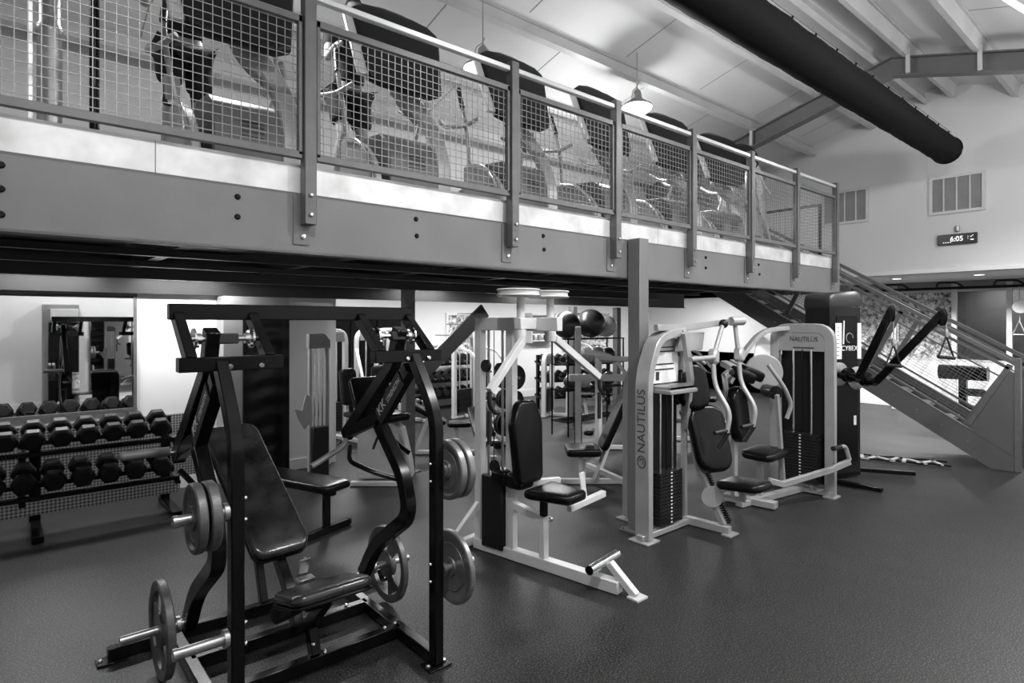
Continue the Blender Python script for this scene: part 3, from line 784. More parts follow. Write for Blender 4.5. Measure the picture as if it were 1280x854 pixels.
# ---- white rotary machine in the centre
def wx(t_, s_=0, z=0): return V((3.23+.167*t_+.986*s_, 4.2-.986*t_+.167*s_, z))
fw = V((.167, -.986, 0)); sd = V((.986, .167, 0))
W = thing('chest_fly_machine', 'white framed rotary fly machine with black pads standing in the middle foreground', 'exercise machine', (3.33, 3.6, 0))
def wbar(name, pts, w_, h_, up=(0, 0, 1), m='white', fil=0): 
    return MB().bar(pts, w_, h_, up, fil).build(name, m, W, .004)
wbar('base_beam', [wx(-.05, 0, .05), wx(1.40, 0, .05)], .085, .09)
wbar('rear_post', [wx(0, 0, .05), wx(0, 0, 1.98)], .065, .085, (0, 1, 0))
wbar('main_post', [wx(.36, 0, .05), wx(.36, 0, 1.95)], .06, .09, (0, 1, 0))
wbar('top_beam', [wx(-.03, 0, 1.985), wx(.86, 0, 1.985)], .075, .11)
wbar('rear_foot', [wx(-.12, -.32, .045), wx(-.12, .32, .045)], .07, .07)
wbar('rear_brace', [wx(-.12, -.25, .08), wx(0, 0, .42)], .05, .05, (0, 1, 0))
wbar('seat_frame', [wx(.36, 0, .47), wx(.70, 0, .40), ], .06, .06)
wbar('seat_leg', [wx(.70, 0, .05), wx(.70, 0, .43)], .06, .06, (0, 1, 0))
g = MB(); g.bar([wx(.70, 0, .42), wx(.70, 0, .60)], .05, .05, (0, 1, 0)); g.build('seat_stem', 'black', W, .003)
g = MB(); g.tube([wx(.70, .03, .38), wx(.70, .08, .38)], .010); g.lathe(wx(.70, .08, .38), sd, [(0, 0), (.02, .0), (.022, .02), (0, .03)], 10); g.build('adjuster_knob', 'steel', W)
Rw = Matrix((sd, fw*-1, V((0, 0, 1)))).transposed()
g = MB(); g.pad(wx(.78, 0, .635), [(-.10, -.26), (.10, -.26), (.13, -.24), (.19, .10), (.18, .14), (-.18, .14), (-.19, .10), (-.13, -.24)], .075, Rw, .03); g.build('seat', 'vinyl', W)
Rb = Rw @ rot(rx=math.radians(86))
ol = [(-.12, -.36), (.12, -.36), (.15, -.33), (.19, .12), (.18, .17), (.11, .30), (.08, .32), (-.08, .32), (-.11, .30), (-.18, .17), (-.19, .12), (-.15, -.33)]
g = MB(); g.pad(wx(.52, 0, 1.03), ol, .09, Rb, .03); g.build('back_pad', 'vinyl', W)
wbar('back_bracket', [wx(.38, 0, 1.15), wx(.50, 0, 1.12)], .05, .06)
for s_ in (-.20, .20):
    g = MB(); g.cyl(wx(.62, s_, 1.84), wx(.62, s_, 2.23), .032); g.lathe(wx(.62, s_, 1.84), (0, 0, 1), [(0, 0), (.048, 0), (.048, .10), (0, .10)], 20); g.build('pivot_tube', 'white', W)
    g = MB(); g.lathe(wx(.60, s_, 2.235), (0, 0, 1), [(0, -.03), (.17, -.03), (.18, -.022), (.165, -.012), (.165, .012), (.18, .022), (.17, .03), (0, .03)], 28); g.build('cable_cam', 'white', W)
    o_ = .62 if s_ > 0 else .48
    wbar('swing_arm', [wx(.66, s_+(.02 if s_ > 0 else -.02), 1.86), wx(.72, s_*1+(o_ if s_ > 0 else -o_), 1.50)], .045, .06)
    e = wx(.72, s_*1+(o_ if s_ > 0 else -o_), 1.50)
    g = MB(); g.tube([e, e+V((0, 0, -.10)), e+sd*(.06)+V((0, 0, -.16)), e+sd*.10+V((0, 0, -.16))], .018, .05); g.build('arm_handle', 'rubber', W)
    g = MB(); g.cyl(e+V((0, 0, -.14)), e+V((0, 0, -.38)), .018, 12); g.build('grip', 'rubber', W)
wbar('cross_yoke', [wx(.62, -.24, 1.99), wx(.62, .24, 1.99)], .07, .09)
g = MB(); g.box(wx(.185, .02, .37), (.24, .16, .62), Matrix((fw, sd, V((0, 0, 1)))).transposed()); g.build('stack_cover', 'plastic', W, .008)
for q in (.10, .26):
    g = MB(); g.cyl(wx(q, .0, .6), wx(q, .0, 1.93), .012, 10); g.build('guide_rod', 'steel', W)
g = MB(); g.cyl(wx(.18, -.02, .6), wx(.18, -.02, 1.93), .004, 6); g.build('cable', 'black', W)
for z, q in ((1.62, .10), (1.60, .26), (.76, .20)):
    g = MB(); g.lathe(wx(q, -.05, z), sd, [(0, 0), (.05, 0), (.055, .006), (.045, .015), (.055, .024), (.05, .03), (0, .03)], 20); g.build('pulley', 'plastic', W)
for q, w_ in ((.30, .20), (.47, .20)):
    g = MB(); g.pad(wx(q, -.02, .69), rrect(w_, .17, .04), .13, Rw, .03); g.build('leg_roller_pad', 'vinyl', W)
wbar('foot_leg', [wx(1.30, .02, .20), wx(1.52, .02, .015)], .06, .05, (0, 0, 1))
g = MB(); g.cyl(wx(1.26, -.20, .20), wx(1.26, .20, .20), .036, 20); g.build('foot_bar', 'chrome', W)
g = MB(); g.lathe(wx(1.26, -.20, .20), sd*-1, [(0, .001), (.03, .001), (.03, .004), (0, .004)], 18); g.build('bar_cap', 'black', W)
g = MB(); g.box(wx(1.53, .02, .008), (.12, .10, .016)); g.build('foot_plate', 'white', W, .002)
# front selector frame on the right
wbar('side_arm', [wx(.42, .02, .64), wx(.62, .34, .64)], .05, .05)
wbar('side_bracket', [wx(.88, .10, .50), wx(.90, .60, .52)], .05, .05)
wbar('side_flat', [wx(.86, .36, .52), wx(.84, .34, .74)], .06, .014, (0, 1, 0))

# ---- generic selectorised tower helpers
def stackset(P_, x, y, w_, d_, z0, zh, ztop, n=14, m='stack', axis='x'):
    h = zh/n
    for k in range(n):
        g = MB(); sx, sy = (w_, d_) if axis == 'x' else (d_, w_)
        g.box((x, y, z0+h*(k+.5)), (sx, sy, h-.005)); g.build('stack_plate', m, P_)
    for q in (-.27, .27):
        px_, py_ = (x+q*w_, y) if axis == 'x' else (x, y+q*w_)
        g = MB(); g.cyl((px_, py_, .04), (px_, py_, ztop), .012, 10); g.build('guide_rod', 'chrome', P_)
    g = MB(); g.cyl((x, y, z0+zh), (x, y, ztop), .006, 6); g.build('cable', 'black', P_)
    g = MB()
    for k in range(n):
        off = (0, -d_/2-.002) if axis == 'x' else (-d_/2-.002, 0)
        g.box((x+off[0], y+off[1], z0+h*(k+.5)), (.02, .004, .012) if axis == 'x' else (.004, .02, .012))
    g.build('number_marks', 'lettwhite', P_)

# ---- first grey machine, with the vertical lettering on its tower
A = thing('shoulder_press_machine', 'silver grey weight machine with vertical lettering on its curved tower, by the front column', 'exercise machine', (4.95, 3.3, 0))
yA = 3.36
g = MB(); g.bar([(4.47, yA, .02), (4.47, yA, 1.52), (4.62, yA, 1.84), (4.86, yA, 1.90), (5.12, yA, 1.90)], .15, .075, (1, 0, 0), .16); g.build('tower_frame', 'silver', A, .006)
g = MB(); g.bar([(5.17, 3.40, .03), (5.17, 3.40, 1.40), (5.10, 3.38, 1.90)], .05, .05, (1, 0, 0), .1); g.build('rear_leg', 'silver', A, .004)
g = MB(); g.bar([(4.87, 3.86, .03), (4.87, 3.86, 1.35), (4.80, 3.62, 1.84)], .07, .10, (1, 0, 0), .1); g.build('back_leg', 'silver', A, .004)
g = MB(); g.bar([(4.40, yA, .04), (5.20, yA, .04)], .07, .05); g.build('tower_base', 'silver', A, .004)
g = MB(); g.bar([(5.17, 3.40, .045), (5.21, 2.93, .045)], .07, .07); g.build('foot_beam', 'silver', A, .004)
g = MB(); g.box((4.47, yA, .008), (.19, .22, .016)); g.box((5.21, 2.93, .008), (.16, .10, .016)); g.box((4.87, 3.86, .008), (.2, .16, .016)); g.build('foot_plates', 'silver', A, .003)
stackset(A, 4.84, 3.38, .36, .12, .09, .50, 1.36, 15)
g = MB(); g.box((4.84, 3.44, .75), (.50, .012, 1.2)); g.build('rear_shield', 'plastic', A)
g = MB(); g.box((4.85, 3.33, 1.38), (.40, .24, .05)); g.box((4.85, 3.22, 1.40), (.40, .02, .06)); g.box((4.85, 3.28, 1.355), (.44, .20, .04)); g.build('stack_tray', 'mgrey', A, .008)
g = MB(); g.prism([(4.56, 3.41, 1.42), (5.08, 3.41, 1.42), (5.08, 3.41, 1.84), (4.86, 3.41, 1.86), (4.66, 3.41, 1.80), (4.56, 3.41, 1.55)], (0, .01, 0)); g.build('instruction_placard', 'paper', A)
g = MB()
for z in (1.55, 1.60, 1.72, 1.76): g.box((4.82, 3.407, z), (.36, .003, .012))
g.box((4.74, 3.407, 1.49), (.05, .003, .08)); g.build('placard_print', 'ink', A)
text('tower_lettering', 'NAUTILUS', .125, (4.431, yA, 1.10), (0, 0, 1), (0, 1, 0), 'lettgrey', A, xs=1.0)
g = MB(); g.tube([V((4.431, yA+.045*math.cos(a/12*2*PI)*1.0, .73+.055*math.sin(a/12*2*PI))) for a in range(12)], .006, closed=True, n=6)
g.tube([V((4.431, yA+.02*math.cos(a/10*2*PI), .735+.025*math.sin(a/10*2*PI))) for a in range(8)], .005, n=6); g.build('tower_emblem', 'lettgrey', A)
# seat mast, springs, pads
mt = MB(); mt.bar([(5.20, 2.99, .08), (5.20, 3.28, .62), (5.29, 3.42, 1.15)], .05, .05, (1, 0, 0), .05); mt.build('seat_mast', 'silver', A, .003)
for (z0, z1) in ((.10, .30), (.42, .62)):
    g = MB(); p0, p1 = V((5.245, 2.945+.54*(z0-.08), z0)), V((5.245, 2.945+.54*(z1-.08), z1))
    pts = []
    ax = (p1-p0); L_ = ax.length; u_, v_ = frame(ax, V((1, 0, 0)))
    for k in range(80):
        a = k*2*PI/8; pts.append(p0+ax*(k/79)+(u_*math.cos(a)+v_*math.sin(a))*.026)
    g.tube(pts, .006, n=5); g.build('coil_spring', 'black', A)
g = MB(); g.lathe((5.15, 3.08, .34), (-.8, -.6, 0), [(0, 0), (.10, 0), (.10, .012), (0, .012)], 24); g.build('pivot_disc', 'silver', A)
g = MB(); g.bar([(5.22, 3.09, .32), (5.31, 2.86, .33), (5.31, 2.86, .43)], .05, .05, (1, 0, 0)); g.build('seat_arm', 'silver', A, .003)
Rn = rot(rx=math.radians(68))
g = MB(); g.pad((5.30, 3.20, .86), [(p[0]*(1+.16*p[1]), p[1]) for p in rrect(.38, .66, .14, 6)], .12, rot(rz=-.45) @ Rn, .045); g.build('back_pad', 'vinyl', A)
g = MB(); g.pad((5.24, 3.35, 1.36), [(p[0]*(1-.22*p[1]), p[1]) for p in rrect(.33, .46, .14, 6)], .12, rot(rz=-.45) @ rot(rx=math.radians(76)), .045); g.build('head_pad', 'vinyl', A)
g = MB(); g.pad((5.31, 2.84, .475), [(p[0]*(1+.35*p[1]), p[1]) for p in rrect(.36, .44, .09, 6)], .075, rot(rx=math.radians(-4)), .035); g.build('seat', 'vinyl', A)
# overhead beam and swing arms
g = MB(); g.bar([(4.62, yA-.02, 1.95), (5.16, yA-.02, 1.95), (5.42, 3.24, 1.985), (5.68, 3.16, 2.01)], .05, .06, (0, 0, 1), .08); g.build('overhead_beam', 'silver', A, .004)
g = MB(); g.ball((5.46, 3.14, 1.985), .045); g.build('ball_knob', 'plastic', A)
g = MB(); g.cyl((5.60, 3.14, 2.01), (5.76, 3.10, 2.015), .045, 18); g.build('beam_collar', 'silver', A)
g = MB(); g.prism([(4.95, 3.33, 1.72), (5.34, 3.30, 1.72), (5.38, 3.30, 1.90), (5.0, 3.33, 1.90)], (0, .03, 0)); g.build('side_plate', 'silver', A, .003)
for (x, xo) in ((5.10, 0), (5.58, 0)):
    xt = 5.44 if x < 5.3 else 5.68
    g = MB(); g.tube([(xt, 3.14, 1.97), (x+.10, 3.10, 1.66), (x+.06, 3.06, 1.40), (x+.03, 2.88, 1.16), (x, 2.90, .98)], .022, .10, n=12); g.build('swing_arm', 'silver', A)
    g = MB(); g.bar([(x+.13, 3.11, 1.74), (x+.09, 3.09, 1.60)], .09, .09, (0, 1, 0)); g.build('arm_clamp', 'silver', A, .02)
    g = MB(); g.tube([(x, 2.90, 1.0), (x-.16, 2.93, .99)], .021, n=12); g.build('cross_grip', 'rubber', A)
    g = MB(); g.tube([(x+.02, 2.89, .99), (x-.03, 2.97, .83)], .021, n=12); g.build('lower_grip', 'rubber', A)
g = MB(); g.tube([(4.72, 3.04, 1.665), (5.18, 3.08, 1.665)], .024, n=12); g.build('side_handle', 'silver', A)
g = MB(); g.bar([(4.95, 3.25, 1.90), (5.08, 3.27, 1.45), (5.16, 3.38, .95)], .05, .06, (1, 0, 0)); g.build('diagonal_brace', 'silver', A, .003)
g = MB(); g.tube([(5.16, 3.45, 1.40), (5.14, 3.42, 1.60), (5.30, 3.36, 1.66), (5.44, 3.34, 1.58)], .02, .06); g.build('pad_hoop', 'silver', A)

# ---- second grey machine with the arched tower
B = thing('arm_curl_machine', 'silver grey weight machine with rounded arch tower, left of the black cable tower', 'exercise machine', (6.8, 3.1, 0))
XB = 7.22
g = MB(); g.bar([(XB, 2.82, .02), (XB, 2.82, 1.93), (XB, 3.46, 1.93), (XB, 3.46, .02)], .11, .075, (1, 0, 0), .17); g.build('arch_frame', 'silver', B, .006)
g = MB(); g.bar([(XB-.02, 3.30, 1.93), (XB-.35, 3.46, 1.90), (XB-.62, 3.56, 1.62), (XB-.85, 3.60, 1.30)], .075, .05, (0, 0, 1), .2); g.build('side_hoop', 'silver', B, .005)
g = MB(); g.prism([(XB-.03, 2.87, 1.66), (XB-.03, 3.42, 1.66), (XB-.03, 3.42, 1.80), (XB-.03, 3.36, 1.87), (XB-.03, 3.26, 1.89), (XB-.03, 3.0, 1.89), (XB-.03, 2.92, 1.86), (XB-.03, 2.87, 1.80)], (.05, 0, 0)); hp = g.build('head_panel', 'silver', B, .003)
text('head_lettering', 'NAUTILUS', .082, (XB-.034, 3.11, 1.80), (0, -1, 0), (0, 0, 1), 'ink', hp, xs=.85)
g = MB(); g.box((XB-.033, 3.11, 1.70), (.003, .24, .014)); g.build('small_print', 'ink', hp)
stackset(B, XB-.04, 3.12, .38, .13, .12, .58, 1.68, 16, axis='y')
g = MB(); g.box((XB+.09, 3.14, .90), (.012, .56, 1.6)); g.build('rear_shield', 'plastic', B)
g = MB(); g.prism([(XB-.42, 3.53, 1.52), (XB-.05, 3.50, 1.52), (XB-.05, 3.50, 1.88), (XB-.30, 3.52, 1.86)], (0, .01, 0)); g.build('instruction_placard', 'paper', B)
g = MB(); g.bar([(XB, 2.80, .035), (XB, 3.50, .035)], .09, .05); g.build('tower_base', 'silver', B, .003)
g = MB(); g.bar([(XB, 3.14, .04), (6.05, 3.30, .04)], .09, .06); g.build('base_beam', 'silver', B, .003)
g = MB(); g.bar([(6.28, 3.00, .05), (6.20, 3.55, .05)], .11, .07); g.build('front_foot', 'silver', B, .003)
g = MB(); g.box((XB, 2.81, .008), (.17, .13, .016)); g.build('foot_plate', 'silver', B)
g = MB(); g.bar([(6.06, 3.36, .05), (6.06, 3.36, .95)], .05, .07, (1, 0, 0)); g.build('back_post', 'silver', B, .003)
g = MB(); g.bar([(6.46, 3.27, .05), (6.46, 3.27, .48)], .06, .06, (1, 0, 0)); g.build('seat_post', 'silver', B, .003)
g = MB(); g.pad((6.50, 3.24, .535), [(p[0]*(1-.3*p[1]), p[1]) for p in rrect(.46, .38, .09, 6)], .085, rot(ry=math.radians(-3)), .035); g.build('seat', 'vinyl', B)
g = MB(); g.pad((6.12, 3.34, 1.00), rrect(.38, .60, .15, 6), .12, rot(rz=math.radians(10)) @ rot(rx=math.radians(84)), .04); g.build('back_pad', 'vinyl', B)
g = MB(); g.bar([(6.28, 3.08, .30), (6.42, 3.0, .25), (7.0, 2.74, .36), (7.22, 2.62, .44)], .05, .06, (0, 0, 1)); g.build('foot_lever', 'silver', B, .003)
g = MB(); g.tube([(7.22, 2.62, .46), (7.16, 2.64, .62), (7.0, 2.66, .62)], .022, .05); g.build('lever_handle', 'silver', B)
g = MB(); g.tube([(7.06, 2.655, .62), (6.90, 2.67, .62)], .027, n=12); g.build('lever_grip', 'rubber', B)
g = MB(); g.lathe((6.75, 3.38, 1.42), (-.8, -.6, 0), [(0, 0), (.20, 0), (.21, .01), (.19, .02), (.21, .03), (.20, .04), (0, .04)], 32); g.build('cam_disc', 'silver', B)
g = MB(); g.cyl((6.52, 3.12, 1.22), (6.66, 3.30, 1.22), .075, 20); g.build('roller_pad', 'vinyl', B)
for (cx_, cy_) in ((6.02, 3.30), (6.28, 3.34)):
    g = MB(); g.pad((cx_, cy_-.06, 1.44), rrect(.26, .17, .04), .11, rot(rz=-.6) @ rot(rx=math.radians(12), ry=math.radians(20)), .03); g.build('elbow_pad', 'vinyl', B)
    g = MB(); g.bar([(cx_, cy_, 1.48), (cx_+.06, cy_+.20, 1.55)], .09, .06); g.build('pad_bracket', 'silver', B, .003)
g = MB(); g.bar([(6.06, 3.40, .9), (6.1, 3.5, 1.40), (6.5, 3.56, 1.50), (6.85, 3.5, 1.4)], .05, .07, (0, 0, 1)); g.build('upper_frame', 'silver', B, .003)
g = MB(); g.tube([(6.25, 3.08, 1.55), (6.42, 2.98, 1.30), (6.55, 2.96, 1.10), (6.52, 3.0, .95)], .022, .08); g.build('curl_arm', 'silver', B)
g = MB(); g.bar([(6.50, 3.10, 1.2), (6.74, 3.14, .18)], .04, .05, (1, 0, 0)); g.build('diagonal_brace', 'silver', B, .003)

# ---- black dual-arm cable tower
KR = math.radians(-23)
K = thing('cable_tower', 'tall black cable tower with two raised pulley arms beside the stairs', 'exercise machine', (8.335, 3.225, 0), KR)
KM = rot(rz=KR)
def kw(x, y, z=0): return V((8.335, 3.225, 0)) + KM @ V((x, y, z))
ol = [(-.27, -.14), (-.25, -.19), (-.18, -.215), (.18, -.215), (.25, -.19), (.27, -.14), (.27, .20), (-.27, .20)]
g = MB(); g.prism([kw(x, y, .05) for x, y in ol], (0, 0, 2.15)); g.build('tower_body', 'plastic', K, .008)
g = MB(); vs = []
prof = [(1.0, 0), (1.03, .02), (1.03, .10), (.97, .17), (.85, .20)]
n = len(ol)
for (k_, h_) in prof:
    for (x, y) in ol: vs.append(kw(x*k_, y*k_, 2.18+h_+(x+.27)*.06))
fs = [(i*n+j, i*n+(j+1) % n, (i+1)*n+(j+1) % n, (i+1)*n+j) for i in range(4) for j in range(n)]+[tuple(4*n+j for j in range(n))]
g.add(vs, fs, False); g.build('top_cap', 'capgrey', K)
g = MB(); g.prism([kw(x*1.02, y*1.02, .02) for x, y in ol], (0, 0, .05)); g.build('tower_base', 'black', K)
yF = -.218
g = MB(); g.box(kw(0, yF-.004, 1.14), (.34, .008, 1.88), KM); cv = g.build('front_cover', 'black', K)
for q in (-.15, .19):
    g = MB(); g.box(kw(q, yF-.012, 1.76), (.10 if q < 0 else .06, .006, .46), KM); o = g.build('instruction_placard', 'paper', K)
    if q < 0:
        g = MB()
        for k in range(8): g.box(kw(q-.01, yF-.017, 1.58+k*.05), (.03, .003, .008), KM)
        g.build('placard_print', 'ink', o)
text('cover_lettering', 'CYBEX', .088, kw(.03, yF-.012, 1.665), KM @ V((1, 0, 0)), (0, 0, 1), 'lettwhite', cv, ext=.002)
g = MB(); g.tube([kw(.03+.055*math.cos(a/16*2*PI), yF-.012, 1.80+.06*math.sin(a/16*2*PI)) for a in range(13)], .007, n=6); g.build('cover_emblem', 'mgrey', cv)
g = MB(); g.bar([kw(-.06, yF-.012, 2.02), kw(-.07, yF-.012, 1.72)], .006, .03, (1, 0, 0)); g.build('cover_stripe', 'paper', cv)
g = MB(); g.box(kw(.12, yF-.012, .74), (.04, .006, .12), KM); g.build('warning_sticker', 'paper', cv)
fo = KM @ V((0, -1, 0))
for k_ in (0, 1):
    hb = kw(-.14+.28*k_, yF, 1.34-.06*k_)
    g = MB(); g.lathe(hb, fo, [(0, 0), (.15, 0), (.15, .02), (.13, .03), (0, .03)], 28); g.build('pivot_disc', 'steel', K)
    pa = hb+fo*.30; pa.z -= .02
    px_, py_ = ((1114, 388), (1178, 392))[k_]
    pb = at(px_, py_, D=(7.0, 6.75)[k_])
    g = MB(); g.cyl(hb, pa, .055, 16); g.lathe(hb+fo*.12, fo, [(0, 0), (.09, 0), (.09, .06), (0, .06)], 20); g.build('pivot_hub', 'black', K)
    g = MB(); g.bar([pa, pb], .05, .085, (0, 0, 1)); g.build('pulley_arm', 'black', K, .008)
    d = (pb-pa).normalized()
    q = pb+V((0, 0, -.04)); g = MB()
    g.lathe(q, (0.55, -.8, 0), [(0, -.02), (.085, -.02), (.10, -.012), (.09, 0), (.10, .012), (.085, .02), (0, .02)], 24); g.build('pulley', 'plastic', K)
    q = pb+d*.06+V((0, 0, -.10))
    L0 = .32 if k_ == 0 else .16
    g = MB(); g.tube([q, q+V((0, 0, -L0))], .006, n=6); g.lathe(q+V((0, 0, -L0)), (0, 0, 1), [(0, -.05), (.02, -.05), (.024, .0), (.015, .04), (0, .04)], 10); g.build('cable_end', 'steel', K)
    h0 = q+V((0, 0, -L0-.04))
    g = MB(); g.tube([h0, h0+V((-.08, .05, -.22)), h0+V((.08, -.05, -.24)), h0], .010, n=6); g.tube([h0+V((-.09, .055, -.23)), h0+V((.09, -.055, -.25))], .020, n=10); g.build('stirrup_handle', 'rubber', K)
for pa, pb in ((at(1036, 600, z=.04), at(1103, 613, z=.04)), (at(1075, 587, z=.04), at(1144, 592, z=.04))):
    g = MB(); g.bar([pa, pb], .07, .05); g.build('floor_leg', 'black', K, .004)

# ---- dumbbell rack and dumbbells
Rk = thing('dumbbell_rack', 'black two-tier dumbbell rack along the mirror wall', 'rack', (0, 7.2, 0))
RX0, RX1 = -1.5, 1.40
TS = math.radians(14)
for (y, z) in ((7.02, .80), (6.92, .42)):
    c = V(((RX0+RX1)/2, y+.13, z+.03))
    for q in (-.16, .10):
        p = c+rot(rx=TS) @ V((0, q, 0)); g = MB(); g.bar([(RX0, p.y, p.z), (RX1, p.y, p.z)], .07, .04); g.build('shelf_rail', 'black', Rk, .004)
    for x in (RX0+.02, RX1-.02, (RX0+RX1)/2+.2):
        g = MB(); g.box((x, c.y, c.z-.03), (.05, .44, .03), rot(rx=TS)); g.build('shelf_bracket', 'black', Rk, .003)
for x in (RX0+.02, .26, RX1-.02):
    g = MB(); g.bar([(x, 7.50, .03), (x, 7.44, .98)], .09, .06, (0, 1, 0)); g.build('rack_leg', 'black', Rk, .004)
    g = MB(); g.bar([(x, 6.86, .035), (x, 7.60, .035)], .09, .06); g.build('rack_foot', 'black', Rk, .004)
g = MB(); g.box(((RX0+RX1)/2, 6.98, .30), (RX1-RX0, .012, .12)); g.build('kick_strip', 'tread', Rk)
def dumbbell():
    t = local(thing('hex_dumbbell', '', 'dumbbell', (0, 0, 0), 0, 'hex dumbbells on the rack'))
    for s_ in (-1, 1):
        g = MB(); vs = []
        for (r, h) in ((.070, -.062), (.098, -.038), (.098, .038), (.070, .062)):
            for k in range(6):
                a = PI/3*k; vs.append((r*math.cos(a), s_*.125+h, r*math.sin(a)))
        fs = [(i*6+j, i*6+(j+1) % 6, (i+1)*6+(j+1) % 6, (i+1)*6+j) for i in range(3) for j in range(6)]+[(0, 1, 2, 3, 4, 5), (18, 19, 20, 21, 22, 23)]
        g.add(vs, fs); g.build('head', 'hexrub', t, .006)
    g = MB(); g.lathe((0, 0, 0), (0, 1, 0), [(.013, -.07), (.016, -.03), (.0175, 0), (.016, .03), (.013, .07)], 12); g.build('handle', 'chrome', t)
    return t
ordn = ['first', 'second', 'third', 'fourth', 'fifth', 'sixth', 'seventh', 'eighth', 'ninth', 'tenth', 'eleventh', 'twelfth']
proto = dumbbell(); first = True
for (nm, y, z, xs_) in (('top', 7.14, .955, [1.26-.205*k for k in range(9)]), ('lower', 7.04, .575, [1.24-.215*k for k in range(9)])):
    for k, x in enumerate(xs_):
        o = proto if first else copy_tree(proto); first = False
        o.location = (x, y, z+random.uniform(-.002, .002)); o.rotation_euler = (TS, random.uniform(-.06, .06) if nm == 'lower' else 0, random.uniform(-.05, .05))
        o['label'] = 'black rubber hex dumbbell, %s from the right on the %s tier of the rack' % (ordn[k], nm)

# ---- padded pillar by the mirror
t = thing('padded_pillar', 'grey wall pillar wrapped in a tall black safety pad, right of the mirror', 'pillar', (2.5, 7.85, 0))
MB().box((2.46, 7.93, 1.16), (.80, .30, 2.32)).build('pillar_core', 'mgrey', t)
g = MB(); vs = []
nx, nz = 8, 60
for i in range(nz+1):
    z = .06+1.98*i/nz
    for j in range(nx+1):
        x = 2.28+.56*j/nx; vs.append((x, 7.74-.022*(1-((j/nx)*2-1)**4)-.006*math.sin(z*26+math.sin(x*9)*1.3)*(1-((j/nx)*2-1)**2), z))
fs = [(i*(nx+1)+j, i*(nx+1)+j+1, (i+1)*(nx+1)+j+1, (i+1)*(nx+1)+j) for i in range(nz) for j in range(nx)]
g.add(vs, fs, True); g.box((2.56, 7.765, 1.05), (.56, .03, 1.98)); g.build('safety_pad', 'vinyl', t)

# ================================================================== CARDIO MACHINES ON THE DECK
def cross_trainer():
    t = local(thing('cross_trainer', '', 'exercise machine', (0, 0, 0), 0, 'cross trainers on the deck'))
    # grey motor hood with vents
    g = MB(); pr = [(-.20, 0), (-.27, .02), (-.27, .30), (-.22, .44), (-.10, .52), (.15, .54), (.30, .40), (.34, .02), (.30, 0)]
    g.prism([(-.20, y, z) for y, z in pr], (.44, 0, 0)); hd_ = g.build('motor_hood', 'hood', t, .012)
    g = MB()
    for k in range(4): g.box((.04, -.272, .24+k*.035), (.15, .004, .014))
    g.build('hood_vents', 'ink', hd_)
    g = MB()
    for s_ in (-1, 1):
        g.bar([(s_*.30, -.36, .05), (s_*.30, 1.55, .05)], .07, .06)
    g.box((0, 1.55, .05), (.7, .08, .06)); g.box((0, -.36, .05), (.7, .08, .06)); g.build('base_frame', 'silver', t, .006)
    # broad silver leg on one side, curved fender on the other
    g = MB(); g.bar([(.30, -.24, .03), (.315, -.22, .35), (.29, -.12, .62), (.20, .02, .86), (.05, .10, 1.0)], .14, .07, (0, 1, 0), .2); g.build('front_leg', 'silver', t, .012)
    g = MB(); n = 12
    pts = [(-.27, -.30, .02)]+[(-.27, -.30+.62*(1-math.cos(PI/2*k/n)), .02+.50*math.sin(PI/2*k/n)) for k in range(n+1)]+[(-.27, .32, .02)]
    g.prism(pts, (-.06, 0, 0)); g.build('side_fender', 'silver', t, .01)
    g = MB(); g.tube([(-.34, -.28, .05), (-.34, -.20, .30), (-.34, -.02, .46), (-.34, .22, .52)], .018, .15); g.build('fender_trim', 'chrome', t)
    # neck and console
    g = MB(); g.bar([(.24, -.02, .74), (.10, .02, .86), (.0, -.02, 1.0)], .12, .10, (0, 1, 0), .1); g.build('neck', 'mgrey', t, .01)
    R_ = rot(rx=math.radians(72))
    ol = [(-.34, -.35), (-.22, -.38), (.22, -.38), (.32, -.33), (.40, .20), (.39, .27), (.31, .33), (.16, .355), (-.16, .355), (-.31, .33), (-.39, .27), (-.40, .20)]
    g = MB(); g.pad((0, -.08, 1.22), ol, .09, R_, .03); cs = g.build('console', 'plastic', t)
    g = MB(); g.tube([R_ @ V((-.20, .36, -.02))+V((0, -.08, 1.22)), R_ @ V((-.10, .40, -.03))+V((0, -.08, 1.22)), R_ @ V((.10, .40, -.03))+V((0, -.08, 1.22)), R_ @ V((.20, .36, -.02))+V((0, -.08, 1.22))], .022, .08); g.build('top_handle', 'hood', cs)
    g = MB(); g.bar([R_ @ V((-.415, .25, 0))+V((0, -.08, 1.22)), R_ @ V((-.375, -.33, 0))+V((0, -.08, 1.22))], .035, .10, (1, 0, 0)); g.build('side_trim', 'rail', cs, .008)
    g = MB()
    for s_ in (-.25, .25): g.lathe(R_ @ V((s_, .13, -.046))+V((0, -.08, 1.22)), R_ @ V((0, 0, -1)), [(.0, .004), (.04, .004), (.045, .0)], 16)
    g.build('cup_recess', 'black', cs)
    # handles
    for s_ in (-1, 1):
        g = MB(); g.tube([(s_*.34, .06, .92), (s_*.42, .18, .86), (s_*.44, .48, .92), (s_*.40, .62, 1.02)], .020, .12); g.build('fixed_handle', 'silver', t)
        g = MB(); g.tube([(s_*.22, .04, .20), (s_*.30, .26, .52), (s_*.36, .20, .76), (s_*.38, .26, 1.05), (s_*.34, .38, 1.30)], .019, .22); g.build('moving_arm', 'silver', t)
        g = MB(); g.tube([(s_*.378, .265, 1.07), (s_*.342, .372, 1.28)], .024); g.build('arm_grip', 'rubber', t)
        g = MB(); g.bar([(s_*.15, .28, .36-s_*.04), (s_*.15, 1.35, .22+s_*.06)], .05, .07); g.build('pedal_rail', 'silver', t, .006)
        g = MB(); g.box((s_*.15, .86, .315+s_*.02), (.16, .40, .035), rot(rx=math.radians(-6))); g.build('pedal', 'rubber', t, .012)
    return t
